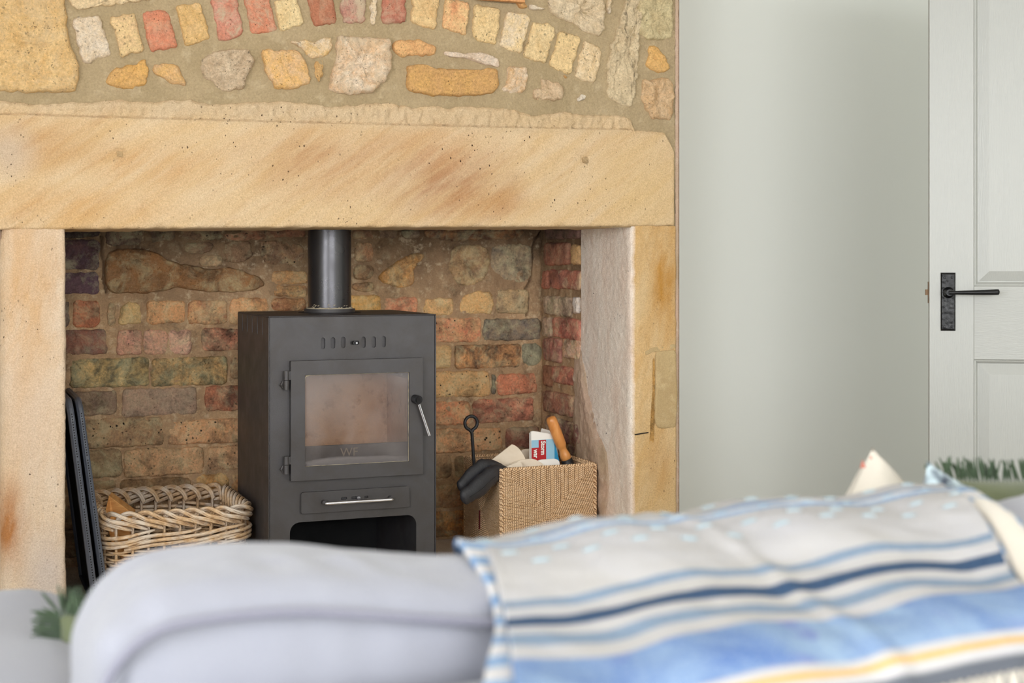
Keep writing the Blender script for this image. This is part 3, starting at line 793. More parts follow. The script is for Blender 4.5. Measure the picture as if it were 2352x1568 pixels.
# left part, from the top course down
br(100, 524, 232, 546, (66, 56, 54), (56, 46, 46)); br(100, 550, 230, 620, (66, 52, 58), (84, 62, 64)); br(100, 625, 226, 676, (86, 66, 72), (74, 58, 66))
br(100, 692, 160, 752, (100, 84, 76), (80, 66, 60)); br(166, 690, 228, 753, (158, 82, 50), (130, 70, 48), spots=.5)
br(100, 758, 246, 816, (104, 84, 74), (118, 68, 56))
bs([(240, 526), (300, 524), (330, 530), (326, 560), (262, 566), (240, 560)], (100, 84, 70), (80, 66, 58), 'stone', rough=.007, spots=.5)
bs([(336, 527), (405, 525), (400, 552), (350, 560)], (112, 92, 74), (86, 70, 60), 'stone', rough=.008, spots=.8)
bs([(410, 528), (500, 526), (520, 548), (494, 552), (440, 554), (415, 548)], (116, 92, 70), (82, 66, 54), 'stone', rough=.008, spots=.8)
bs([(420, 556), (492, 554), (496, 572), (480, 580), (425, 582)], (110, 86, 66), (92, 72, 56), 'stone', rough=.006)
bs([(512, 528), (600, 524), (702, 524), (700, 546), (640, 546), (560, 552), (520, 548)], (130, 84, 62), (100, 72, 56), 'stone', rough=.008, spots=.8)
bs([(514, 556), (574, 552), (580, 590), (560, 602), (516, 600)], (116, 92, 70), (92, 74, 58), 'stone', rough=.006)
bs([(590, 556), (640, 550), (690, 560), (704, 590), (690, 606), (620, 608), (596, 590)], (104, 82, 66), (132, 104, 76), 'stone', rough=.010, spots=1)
bs([(456, 588), (512, 587), (516, 604), (500, 612), (456, 610)], (150, 120, 90), (130, 104, 78), 'stone')
bs([(250, 574), (300, 571), (345, 573), (366, 582), (370, 590), (400, 600), (450, 612), (480, 620), (510, 614), (530, 612), (560, 622), (604, 640), (613, 652), (590, 664), (540, 672), (470, 670), (400, 660), (380, 668), (330, 674), (248, 673), (240, 640), (243, 600)],
   (116, 80, 46), (112, 86, 60), 'stone', proud=.014, rough=.004, cell=.011)
br(624, 622, 706, 652, (172, 132, 86), (140, 104, 70), rough=.007); br(626, 655, 706, 680, (180, 136, 88), (110, 82, 60), rough=.007, spots=.8)
br(622, 684, 704, 714, (206, 154, 104), (120, 76, 52), spots=.6, rough=.006); br(530, 684, 616, 716, (196, 150, 102), (186, 128, 84))
br(246, 692, 266, 748, (160, 136, 104), (140, 116, 90))
bs([(276, 700), (296, 692), (322, 694), (326, 742), (272, 746), (268, 738), (276, 724)], (206, 176, 122), (190, 158, 110))
br(336, 690, 425, 743, (178, 138, 96), (170, 124, 84), spots=.4); br(430, 690, 521, 745, (206, 160, 112), (128, 82, 56), spots=.5)
br(528, 690, 556, 745, (196, 150, 104), (170, 128, 90))
br(268, 757, 328, 815, (166, 122, 106), (156, 120, 98), spots=.4); br(329.5, 757, 385, 814, (160, 126, 110), (172, 132, 108), spots=.5); br(386.5, 757, 441, 812, (178, 144, 120), (160, 122, 108), spots=.3)
br(465, 754, 552, 804, (170, 104, 80), (96, 66, 54), spots=.6)
br(160, 823, 342, 888, (172, 146, 98), (92, 86, 66), spots=.3, rough=.005); br(347, 820, 523, 884, (160, 128, 84), (94, 88, 66), spots=.5, rough=.005); br(530, 815, 556, 870, (140, 110, 80), (80, 60, 50), spots=.6)
br(100, 898, 268, 956, (122, 104, 84), (108, 90, 76)); br(282, 890, 453, 954, (140, 116, 98), (124, 108, 92), bloom=.1); br(470, 884, 560, 942, (88, 60, 50), (146, 80, 54), spots=.8)
br(100, 962, 182, 1024, (110, 94, 74), (96, 80, 64)); br(190, 960, 374, 1026, (142, 114, 84), (116, 96, 74), spots=1); br(385, 962, 556, 1018, (186, 140, 98), (160, 124, 92), spots=1)
br(140, 1032, 280, 1098, (112, 94, 72), (130, 110, 82), spots=.4); br(286, 1028, 467, 1091, (166, 128, 94), (152, 124, 92), spots=.8); br(476, 1022, 560, 1080, (160, 124, 90), (146, 118, 90), spots=.8)
br(180, 1104, 270, 1150, (126, 102, 72), (110, 88, 64)); br(276, 1098, 440, 1150, (124, 98, 68), (112, 90, 66)); bs([(450, 1090), (520, 1084), (528, 1100), (516, 1146), (470, 1150), (452, 1140)], (160, 116, 62), (140, 102, 58)); br(532, 1088, 566, 1136, (150, 104, 62), (130, 92, 60))
for yy, off in ((1158, 30), (1222, 0)):
    x = 110+off
    while x < 560: br(x, yy, min(x+168, 566), yy+56, (126, 98, 70), (104, 82, 62), spots=.3); x += 178
# right part: above and beside the stove
br(808, 526, 858, 550, (130, 98, 72), (96, 72, 58), rough=.006); br(815, 556, 858, 600, (140, 104, 74), (112, 82, 62), spots=.5); br(812, 608, 856, 642, (126, 98, 70), (100, 80, 60), rough=.007)
br(808, 648, 862, 670, (140, 108, 74), (110, 84, 62), rough=.007, spots=.6)
br(780, 677, 874, 724, (192, 146, 78), (176, 140, 88)); br(881, 681, 959, 724, (186, 116, 84), (160, 96, 70), spots=.6); br(973, 684, 1041, 724, (206, 166, 110), (190, 150, 104))
bs([(862, 526), (914, 525), (912, 548), (866, 549)], (112, 92, 74), (88, 72, 60), 'stone'); bs([(922, 527), (964, 526), (962, 549), (924, 548)], (104, 88, 74), (84, 72, 62), 'stone')
bs([(972, 527), (1080, 525), (1204, 525), (1206, 536), (1180, 550), (1110, 548), (1060, 556), (1000, 548), (974, 546)], (120, 84, 54), (78, 60, 50), 'stone', rough=.006)
bs([(866, 642), (872, 628), (890, 616), (912, 600), (930, 588), (966, 580), (978, 588), (962, 604), (948, 622), (954, 642), (942, 658), (914, 662), (888, 652)], (160, 116, 62), (138, 106, 72), 'stone', proud=.010)
bs([(1036, 575), (1046, 562), (1096, 560), (1122, 572), (1124, 610), (1118, 632), (1096, 654), (1056, 656), (1040, 640), (1030, 610)], (140, 114, 80), (122, 98, 74), 'stone', proud=.008)
bs([(1128, 566), (1180, 560), (1221, 562), (1222, 600), (1218, 640), (1200, 652), (1164, 644), (1146, 630), (1128, 622)], (140, 122, 96), (104, 94, 80), 'stone', spots=.4)
bs([(1052, 712), (1060, 680), (1090, 668), (1130, 670), (1132, 700), (1126, 720), (1060, 722)], (208, 170, 116), (196, 154, 100), spots=.3)
br(1140, 665, 1214, 720, (150, 126, 92), (128, 110, 86), spots=.5)
br(985, 730, 1104, 786, (176, 138, 100), (168, 80, 56), spots=1); br(1110, 731, 1242, 780, (88, 82, 76), (120, 104, 84), spots=.3)
br(985, 795, 1038, 846, (172, 142, 100), (150, 124, 88)); br(1044, 792, 1196, 846, (206, 150, 98), (74, 56, 46), rough=.004)
bs([(1198, 790), (1236, 786), (1248, 810), (1240, 836), (1212, 842), (1196, 826)], (120, 116, 96), (104, 100, 84))
br(985, 854, 1124, 912, (204, 166, 116), (192, 152, 104), spots=1); br(1127, 858, 1139, 906, (92, 84, 72), (76, 70, 62), cell=.005, bev=.004); br(1141, 858, 1234, 906, (190, 96, 64), (160, 92, 68), spots=.3)
br(985, 920, 1080, 975, (190, 148, 106), (176, 98, 64), spots=1); br(1086, 914, 1226, 968, (156, 88, 68), (104, 62, 52), spots=.7, rough=.005)
br(985, 984, 1152, 1038, (186, 142, 102), (168, 124, 88), spots=1); br(1160, 980, 1240, 1030, (116, 68, 56), (84, 56, 50), rough=.005)
br(985, 1046, 1038, 1100, (136, 110, 82), (112, 92, 70), spots=.3); br(1044, 1046, 1112, 1096, (126, 104, 78), (110, 92, 70)); br(1120, 1040, 1240, 1096, (120, 88, 66), (92, 72, 60))
br(985, 1110, 1064, 1164, (146, 112, 80), (130, 104, 80), spots=.4); br(1070, 1104, 1230, 1158, (130, 100, 74), (104, 84, 66))
br(985, 1172, 1080, 1230, (162, 114, 62), (110, 82, 58)); br(1086, 1166, 1240, 1222, (120, 92, 68), (100, 80, 64))
br(985, 1240, 1130, 1290, (140, 104, 66), (116, 88, 62))
# behind the stove
for yy, off in ((730, 0), (796, 80)):
    x = 560+off
    while x < 980: br(x, yy, min(x+160, 978), yy+56, (140, 104, 76), (110, 84, 64)); x += 170
# right side wall of the recess
def sb(x0, x1, y0, y1, c1, c2, **k):
    a0, b0 = PX(x0, y0, RX), PX(x0, y1, RX); a1 = PX(x1, y0, RX)
    j = lambda: random.uniform(-.0022, .0022)
    P = [(-a0.y+j(), b0.z+j()), (-a1.y+j(), b0.z+j()), (-a1.y+j(), a0.z+j()), (-a0.y+j(), a0.z+j())]
    kk = dict(proud=.009, rough=.004, jag=.004, bev=.008, k=2.1, cell=.010, tilt=.003, dep=.014); kk.update(k)
    return stone('brick', F_SIDE, P, c1, c2, nw, **kk)
sb(1254, 1336, 527, 550, (96, 82, 68), (108, 82, 78)); sb(1252, 1310, 558, 608, (112, 66, 58), (136, 84, 66), bloom=.2); sb(1314, 1335, 562, 608, (190, 156, 108), (150, 120, 88))
sb(1248, 1262, 622, 662, (150, 84, 66), (130, 78, 64), cell=.006); sb(1266, 1338, 620, 662, (150, 82, 66), (130, 84, 76), bloom=.5)
sb(1252, 1314, 680, 722, (170, 150, 128), (146, 124, 106), bloom=.7); sb(1319, 1331, 680, 720, (210, 204, 200), (190, 176, 160), cell=.006, bev=.004)
sb(1248, 1268, 727, 772, (150, 126, 106), (170, 146, 124), bloom=.8); sb(1271, 1338, 729, 775, (168, 70, 66), (150, 80, 74), bloom=.5)
sb(1250, 1291, 775, 828, (146, 86, 76), (128, 84, 80), bloom=.4); sb(1295, 1337, 774, 820, (206, 156, 122), (196, 168, 150), bloom=.6)
sb(1250, 1267, 837, 884, (130, 86, 62), (112, 78, 60)); sb(1271, 1338, 838, 878, (166, 84, 70), (116, 62, 58), bloom=.5)
sb(1250, 1318, 894, 944, (140, 92, 72), (122, 80, 72), bloom=.4)
sb(1256, 1337, 954, 1004, (100, 68, 68), (122, 84, 78), bloom=.6, rough=.006); sb(1252, 1300, 1018, 1064, (110, 80, 70), (92, 72, 66), bloom=.8, rough=.006); sb(1306, 1337, 1016, 1062, (104, 80, 76), (92, 72, 66), bloom=.8)
sb(1252, 1337, 1078, 1128, (120, 90, 76), (100, 80, 70), bloom=.5); sb(1252, 1337, 1140, 1192, (120, 90, 76), (100, 80, 70), bloom=.5)
# lime smeared over the foot of the reveal
EDG = [(-.2, 4.105), (.30, 3.96), (.45, 3.93), (.52, 3.95), (.60, 4.02), (.70, 4.08), (.80, 4.125), (1.3, 4.15)]
def f_smear(u, v):
    z = .19+.66*v; ye = lerp_list(EDG, z)+.012*fr((z, 0, 0), 12, 3); y = 4.20-(4.20-ye)*u
    h = .010*min(1, (1-u)*5, u*6)+.006*fr((y, 1, z), 11, 4)+.003*fr((y, 1, z), 40, 3)
    h *= min(1, (1-v)*6)
    if u > .98: h = -.004
    return (RX-.002-h, y, z)
MB().sheet(60, 160, f_smear).obj('lime_render', 'edge_plaster', nw, smooth=True)
# ------------------------------------------------------------------ the stove
YF = 3.86; SX0, SX1 = PY(617, 800, YF).x, PY(1002, 800, YF).x; SD = .44; HZS = .19
ZT = PY(800, 723.5, YF).z
stv = thing('wood_stove', 'dark grey steel wood burning stove with glazed door standing in the fireplace recess', 'stove', ((SX0+SX1)/2, YF+SD/2, HZS))
def S2(px, py): p = PY(px, py, YF); return (p.x, p.z)
def sx(px, py=900): return PY(px, py, YF).x
def sz(px, py): return PY(px, py, YF).z
toF = lambda y0: (lambda u, v, w: Vector((u, y0+w, v)))
dz0, dz1 = sz(816, 1095.5), sz(816, 824.5)         # door
gz0, gz1 = sz(816, 1064), sz(816, 857)             # glass
dx0, dx1 = sx(665.3), sx(967.7); gx0, gx1 = sx(697.6), sx(936.5)
lz1 = sz(816, 1191); lx0, lx1 = sx(666.5), sx(957)
slots = []
kz = sz(812, 787)
for p in (742.6, 765.4, 788.8, 835.5, 859, 882):
    x = sx(p, 787); z = sz(p, {742.6: 788.5, 765.4: 787.5, 788.8: 786.5, 835.5: 786, 859: 785.5, 882: 784.7}[p]); slots.append(rrect(x-.0066, z-.0158, x+.0066, z+.0158, .0064, 6))
ks = rrect(sx(805), kz-.006, sx(826), kz+.006, .0058, 6)
plate('front_panel', 'stove', stv, [(SX0+.004, HZS+.004), (SX1-.004, HZS+.004), (SX1-.004, ZT-.003), (SX0+.004, ZT-.003)],
      slots+[ks, rrect(lx0, HZS+.035, lx1, lz1, .028, 8, (0, 1, 1, 0)), rrect(gx0-.004, gz0-.004, gx1+.004, gz1+.004)], toF(YF+.0035), .005, bevel=.0008)
MB().box((sx(735), YF+.0125, kz-.022), (sx(891), YF+.0155, kz+.022)).obj('slot_backing', 'stove', stv)
top = MB().box((SX0, YF, ZT-.004), (SX1, YF+SD, ZT)); top.obj('top_plate', 'stove_shade', stv, bevel=.002)
MB().box((SX0, YF, HZS), (SX1, YF+SD, HZS+.004)).obj('base_plate', 'dark', stv)
sslots = []
for pa in (557, 568, 579.3, 591.2, 603.5):
    ya = PX(pa, 740, SX0).y; za = ZT-.004
    sslots.append(rrect(ya-.0034, ZT-.056, ya+.0034, ZT-.006, .003, 3))
plate('side_panel', 'stove_shade', stv, [(YF+.001, HZS+.004), (YF+SD, HZS+.004), (YF+SD, ZT-.004), (YF+.001, ZT-.004)], sslots, lambda u, v, w: Vector((SX0+w, u, v)), .003, bevel=.0008)
plate('side_panel', 'stove_shade', stv, [(YF+.001, HZS+.004), (YF+SD, HZS+.004), (YF+SD, ZT-.004), (YF+.001, ZT-.004)], sslots, lambda u, v, w: Vector((SX1-w, u, v)), .003, bevel=.0008)
MB().box((SX0+.003, YF+SD-.004, HZS+.004), (SX1-.003, YF+SD, ZT-.004)).obj('back_panel', 'dark', stv)
# inner box: firebox lined with boards, log store under it
fb0, fb1 = gz0-.03, gz1+.035
MB().box((gx0-.045, YF+.28, fb0), (gx1+.045, YF+.305, fb1)).obj('firebrick', 'firebrick', stv, bevel=.002)
MB().box((gx0-.045, YF+.03, fb0), (gx0-.022, YF+.278, fb1-.06)).obj('firebrick', 'firebrick', stv, bevel=.002)
MB().box((gx1+.022, YF+.03, fb0), (gx1+.045, YF+.278, fb1-.06)).obj('firebrick', 'firebrick', stv, bevel=.002)
MB().box((gx0-.045, YF+.05, fb1-.012), (gx1+.045, YF+.28, fb1+.004)).obj('baffle_plate', 'dark', stv)
MB().box((gx0-.05, YF+.012, fb0-.012), (gx1+.05, YF+.31, fb0)).obj('grate', 'logbar', stv)
zb1 = sz(880, 1019)
pb_ = MB().box((gx0-.02, YF+.022, fb0), (gx1+.02, YF+.030, zb1)).obj('log_bar', 'logbar', stv, bevel=.002)
def text(body, mat, parent, size, M, name='lettering', ext=.0006, off=0.0, sxy=(1, 1)):
    cu = D.curves.new('t', 'FONT'); cu.body = body; cu.size = size; cu.extrude = ext; cu.offset = off; cu.align_x = 'LEFT'; cu.align_y = 'BOTTOM_BASELINE'
    t = D.objects.new('t', cu); COL.objects.link(t); dg = bpy.context.evaluated_depsgraph_get()
    me = D.meshes.new_from_object(t.evaluated_get(dg)); COL.objects.unlink(t); D.objects.remove(t)
    for v in me.vertices: v.co = M @ Vector((v.co.x*sxy[0], v.co.y*sxy[1], v.co.z))
    me.name = name; me.materials.clear(); me.materials.append(MT[mat])
    o = D.objects.new(name, me); COL.objects.link(o); o.parent = parent
    return o
tx, tz = sx(783, 1050), sz(783, 1052)
ML = Matrix(((1, 0, 0, tx+.004), (0, 0, -1, YF+.0215), (0, 1, 0, tz+.002), (0, 0, 0, 1)))
text('WF', 'letters', pb_, .034, ML)
MB().box((SX0+.003, YF+.31, fb0-.012), (SX1-.003, YF+.315, ZT-.004)).obj('inner_panel', 'dark', stv)
MB().box((SX0+.003, YF+.012, lz1+.012), (SX1-.003, YF+SD-.004, lz1+.016)).obj('inner_panel', 'dark', stv)
MB().box((lx0-.012, YF+.012, HZS+.004), (lx0-.009, YF+SD-.004, lz1+.012)).obj('inner_panel', 'stove_shade', stv)
MB().box((lx1+.009, YF+.012, HZS+.004), (lx1+.012, YF+SD-.004, lz1+.012)).obj('inner_panel', 'stove_shade', stv)
# door
door = plate('door', 'stove', stv, rrect(dx0, dz0, dx1, dz1, .002, 2), [rrect(gx0, gz0, gx1, gz1, .001, 2)], toF(YF-.016), .019, bevel=.0016)
MG = D.materials.new('stove_glass'); MG.use_nodes = True
def glass():
    s = NT('sooty_glass'); v = s.pos()
    n = s.n; t = s.t
    tr = s.new('ShaderNodeBsdfTransparent'); gl = s.new('ShaderNodeBsdfGlossy'); gl.inputs['Roughness'].default_value = .06
    df = s.new('ShaderNodeBsdfDiffuse')
    fr_ = s.new('ShaderNodeFresnel'); fr_.inputs['IOR'].default_value = 1.6
    z = s.sep(v)[2]
    film_glare = s.math('ADD', s.step(s.noise(s.pos(scale=(1, 1, .8)), 6, 5, .55, .4), .35, .75, 0.02, .22), s.step(z, gz0+.09, gz1, 0.0, .12))  # pale film with the room's reflection painted in, stronger towards the top
    sootf = s.math('MULTIPLY', s.step(s.math('ADD', z, s.math('MULTIPLY', s.noise(s.pos(scale=(.35, 1, 1.6)), 14, 4, .6), .05)), gz0+.028, gz0+.046, 1.0, 0.0), .55)
    s.put(df.inputs['Color'], s.mix(sootf, C4((190, 182, 180)), C4((40, 34, 38))))
    a = s.new('ShaderNodeMixShader'); s.put(a.inputs[0], s.math('MAXIMUM', film_glare, sootf)); t.links.new(tr.outputs[0], a.inputs[1]); t.links.new(df.outputs[0], a.inputs[2])
    b = s.new('ShaderNodeMixShader'); s.put(b.inputs[0], s.math('MULTIPLY', fr_.outputs[0], 0.85)); t.links.new(a.outputs[0], b.inputs[1]); t.links.new(gl.outputs[0], b.inputs[2])
    t.links.new(b.outputs[0], s.out.inputs['Surface'])
    return s.m
MT['glass'] = glass(); D.materials.remove(MG)
MB().box((gx0-.001, YF-.0075, gz0-.001), (gx1+.001, YF-.0045, gz1+.001)).obj('glass_pane', 'glass', door)
# rope seal crumbs round the pane
g = MB()
for (a, b, hz) in (((gx0+.001, gz1-.001), (gx1-.001, gz1-.001), 1), ((gx0+.001, gz0+.0005), (gx1-.001, gz0+.0005), 1), ((gx1-.0006, gz0), (gx1-.0006, gz1), 0)):
    n_ = 34; g.tube([(a[0]+(b[0]-a[0])*k/n_, YF-.009, a[1]+(b[1]-a[1])*k/n_) for k in range(n_+1)], [random.uniform(.0002, .0011) for k in range(n_+1)], 5)
g.tube([(gx0+.001, YF-.009, gz1-.022), (gx0+.0012, YF-.009, gz1-.008), (gx0+.006, YF-.009, gz1-.003), (gx0+.016, YF-.009, gz1-.0012)], [.0006, .0013, .0022, .0007], 6)
g.obj('glass_seal', 'cement', door)
for (pyt, pym, pyb) in ((851, 872.5, 894), (1046.5, 1066, 1087)):
    zt_, zm_, zb_ = sz(655, pyt), sz(655, pym), sz(655, pyb); x = sx(655.5)
    h = MB().tube([(x, YF-.012, zt_), (x, YF-.012, zm_+.0006)], .0078, 16); h.tube([(x, YF-.012, zm_-.0006), (x, YF-.012, zb_)], .0078, 16)
    h.box((x, YF-.014, zm_+.001), (dx0+.002, YF-.008, zt_-.001)); 
    ho = h.obj('hinge', 'stove', door, bevel=.0006)
    wd = MB().tube([(x-.007, YF-.004, zm_-.002), (x-.011, YF-.003, (zm_+zb_)/2), (x-.007, YF-.004, zb_+.003)], [.002, .006, .002], 8); wd.obj('weld', 'stove', ho)
# handle: black knob and chrome bar
kx, kzz = sx(952, 915), sz(952, 916)
hd = MB().tube([(kx-.004, YF-.014, kzz+.002), (kx+.001, YF-.036, kzz)], .0125, 20).obj('door_handle', 'poker', door, smooth=False, bevel=.001)
MB().tube([(kx+.001, YF-.0365, kzz), (kx+.0015, YF-.0375, kzz)], .0095, 20).obj('handle_cap', 'poker', hd)
he = PY(986, 1000, YF-.03); hs = PY(962, 928, YF-.03)
MB().tube([tuple(hs), tuple(he)], .0050, 16).obj('handle_bar', 'chrome', hd, smooth=False)
# air knob
k = MB().tube([(sx(813, 787), YF+.004, kz), (sx(813, 787), YF-.010, kz)], .0050, 14); k.tube([(sx(815, 787), YF-.010, kz), (sx(815, 787), YF-.0145, kz)], .0030, 12)
k.obj('air_knob', 'poker', stv, bevel=.0006); MB().tube([(sx(816, 787), YF-.0146, kz), (sx(816, 787), YF-.0160, kz)], .0026, 12).obj('air_knob_tip', 'chrome', stv)
# ash drawer with bar handle
az0, az1 = sz(816, 1171.5), sz(816, 1123); ax0, ax1 = sx(691), sx(939)
def circ(cx, cz, r, n=14): return [(cx+r*math.cos(2*math.pi*i/n), cz+r*math.sin(2*math.pi*i/n)) for i in range(n)]
am = (az0+az1)/2+.006
dr = plate('ash_drawer', 'stove', stv, rrect(ax0, az0, ax1, az1, .006, 4), [rrect(sx(784)-.003, am-.003, sx(796), am+.004, .003, 3), rrect(sx(806), am-.003, sx(822), am+.004, .003, 3), rrect(sx(835), am-.003, sx(845), am+.004, .003, 3)], toF(YF-.0055), .008, bevel=.001)
hb = MB(); p0, p1 = PY(749, 1157, YF-.034), PY(902, 1146, YF-.034); zz = (p0.z+p1.z)/2
hb.tube([(p0.x, YF-.002, zz), (p0.x, YF-.029, zz), (p0.x+.0012, YF-.0328, zz), (p0.x+.005, YF-.034, zz), (p1.x-.005, YF-.034, zz), (p1.x-.0012, YF-.0328, zz), (p1.x, YF-.029, zz), (p1.x, YF-.002, zz)], .0046, 14)
hbo = hb.obj('drawer_handle', 'chrome', dr, smooth=True)
for x in (p0.x, p1.x): MB().tube([(x, YF-.0056, zz), (x, YF-.020, zz)], .0068, 16).obj('handle_collar', 'stove', dr, bevel=.0008)
MB().tube([(sx(821, 1145), YF+.002, am+.0005), (sx(821, 1145), YF-.015, am+.0005)], [.0062, .0050], 14).obj('air_knob', 'chrome', dr, smooth=True)
# flue
FX, FY, FR = 1.066, YF+.26, .0625
FR = (PY(806, 600, FY-.01).x-PY(707.5, 600, FY-.01).x)*.5*1.0
FX = (PY(806, 600, FY).x+PY(707.5, 600, FY).x)*.5
fl = MB().tube([(FX, FY, ZT+.010), (FX, FY, 1.578)], FR*.985, 64)
flo = fl.obj('flue_pipe', 'flue', stv, smooth=True)
cl = MB()
cl.tube([(FX, FY, ZT), (FX, FY, ZT+.011)], FR*1.16, 64); cl.obj('flue_collar', 'stove', stv, bevel=.0012)
MB().tube([(FX, FY, ZT), (FX, FY, ZT+.0012)], FR*1.42, 64).obj('collar_disc', 'dark', stv)  # flat dark disc lying on the top plate around the collar
cm = MB().tube([(FX+FR*1.01*math.cos(2*math.pi*k/160), FY+FR*1.01*math.sin(2*math.pi*k/160), ZT+.012+.003*fr((k*.08, 0, 0), 1, 3)) for k in range(160)], [(.0028+.0016*fr((k*.2, 3, 0), 1, 3)) for k in range(160)], 7, closed=True)
for k in range(15):
    a = math.radians(random.choice([random.uniform(-70, -20), random.uniform(-160, -130), random.uniform(-110, -60)])); z = ZT+.014+random.uniform(0, .010)
    cm.tube([(FX+FR*math.cos(a+d), FY+FR*math.sin(a+d), z+d*.02) for d in (-.05, 0, .05)], [.0006, random.uniform(.0008, .0018), .0006], 5)
cm.obj('fire_cement', 'cement', stv, smooth=True)
# ------------------------------------------------------------------ folded fire screen leaning in the left corner
scr = thing('fire_screen', 'folded black metal fire screen leaning upright behind the left stone jamb', 'fire screen', (.37, 4.12, .19))
def screen_panel(px_t, py_t, px_b, py_b, y0, y1):
    a = PY(px_t, py_t, y0); b = PY(px_b, py_b, y0); d = (b-a)/(a.z-b.z); b = a+d*(a.z-.195)
    ext = y1-y0
    dx = .008
    def pt(s, yy): return Vector((a.x+(b.x-a.x)*s, yy, a.z+(b.z-a.z)*s))
    r = .05; path = []
    H = (a.z-b.z)
    for k in range(9):
        q = math.radians(90*k/8); path.append(pt(r*(1-math.sin(q))/H, y0+r*(1-math.cos(q))))
    path = path[::-1] if False else path
    top = [pt(0, y1)]; 
    pts = [pt(1, y0), pt(r/H, y0)]+path[0:0]
    arc = [pt(r*(1-math.sin(math.radians(90*k/8)))/H, y0+r*(1-math.cos(math.radians(90*k/8)))) for k in range(9)]
    ring = [pt(1, y0)]+arc+[pt(r*(1-math.cos(math.radians(90*k/8)))/H, y1-r*(1-math.sin(math.radians(90*k/8)))) for k in range(9)]+[pt(1, y1)]
    return ring, pt
for (q0, q1, yy0, yy1) in (((181, 921), (232, 1300), 3.97, 4.37), ((159, 922), (208, 1300), 3.93, 4.33)):
    ring, pt = screen_panel(q0[0], q0[1], q1[0], q1[1], yy0, yy1)
    fo = MB().tube(ring, [(.0095, .0075)]*len(ring), 8, closed=True).obj('frame', 'screen', scr, bevel=0)
    c = sum(ring, Vector())/len(ring)
    m = MB(); m.add([tuple(p) for p in ring], [tuple(range(len(ring)))]); m.obj('mesh_panel', 'mesh', scr, solid=.0015)
    # row of small punched slots along the edge strip
    dts = MB()
    for k in range(70):
        s_ = .06+.9*k/70
        if k % 18 == 17: continue
        p = pt(s_, yy0); dts.box((p.x+.0006, p.y-.0085, p.z-.0018), (p.x+.0034, p.y-.0068, p.z+.0018))
    stuff(dts.obj('punched_slots', 'dark', fo))
pa, pb2 = PY(170, 985, 3.965), PY(180, 1050, 3.965)
MB().tube([pa, pb2], .0035, 8).obj('latch_bar', 'screen', scr)

# ------------------------------------------------------------------ willow log basket
BX0, BX1, BY0, BY1, BZ, BT = .414, .792, 3.99, 4.41, .192, .420
wk = thing('willow_basket', 'low grey-brown willow log basket with a plaited rim left of the stove', 'basket', ((BX0+BX1)/2, (BY0+BY1)/2, BZ))
RC = .045
def per(s, o=0.0, z=0.0):          # point on the rounded rectangle at arc length s, offset outward o
    w_, h_ = BX1-BX0-2*RC, BY1-BY0-2*RC; q = math.pi/2*RC
    L = 2*(w_+h_)+4*q; s %= L
    segs = [('l', BX0+RC, BY0, 1, 0, w_), ('c', BX1-RC, BY0+RC, -90, 0, q), ('l', BX1, BY0+RC, 0, 1, h_), ('c', BX1-RC, BY1-RC, 0, 0, q), ('l', BX1-RC, BY1, -1, 0, w_), ('c', BX0+RC, BY1-RC, 90, 0, q), ('l', BX0, BY1-RC, 0, -1, h_), ('c', BX0+RC, BY0+RC, 180, 0, q)]
    for sg in segs:
        if s <= sg[5]+1e-9:
            if sg[0] == 'l': x, y = sg[1]+sg[3]*s, sg[2]+sg[4]*s; n = (sg[4], -sg[3])
            else:
                a = math.radians(sg[3])+s/RC; n = (math.cos(a), math.sin(a)); x, y = sg[1]+RC*n[0], sg[2]+RC*n[1]
            fl_ = (z-BZ)*.10
            return Vector((x+n[0]*(o+fl_*.3), y+n[1]*(o+fl_*.3), z))
        s -= sg[5]
LP = 2*((BX1-BX0-2*RC)+(BY1-BY0-2*RC))+4*math.pi/2*RC
NS = 36; dS = LP/NS
for i in range(NS):
    s = dS*(i+.5); MB().tube([per(s, 0, BZ+.002), per(s, .001, BZ+.09), per(s, -.001, BT-.03)], .0042, 7).obj('stake', 'willow', wk, smooth=True)
def weave(z, ph, r, amp=.0055, drift=0.0, wob=.003):
    P = []
    n = NS*6
    for k in range(n):
        s = LP*k/n; P.append(per(s, amp*math.cos(math.pi*(s/dS-.5)+ph), z+wob*math.sin(s*9+ph*3+z*40)+drift*math.sin(2*math.pi*s/LP)))
    return P
rowi = 0; z = BZ+.006
while z < .335:
    o = MB().tube(weave(z, math.pi*(rowi % 2), .0033), random.uniform(.0030, .0038), 7, closed=True).obj('weaver', 'willow', wk, smooth=True)
    z += .0078 if z < .26 else (.0105 if z > .30 else .0085); rowi += 1
# bundles of thicker rods just below the rim, slanting across one another
for lay, (zz_, dzz, rr_, oo, st) in enumerate([(.338, .024, .0048, .008, 0), (.352, .022, .0050, .009, .5), (.366, .020, .0050, .009, .25)]):
    for i in range(0, NS, 3):
        P = []
        for k in range(15):
            t = k/14; s = dS*(i+st+t*4.6); o_ = oo+.005*math.sin(math.pi*t)-(.010 if k in (0, 14) else 0)
            P.append(per(s, o_, zz_-.010+dzz*t+.003*math.sin(6*t+i)))
        MB().tube(P, [rr_*(.75+.35*math.sin(math.pi*k/14)) for k in range(15)], 7).obj('rod', 'willow', wk, smooth=True)
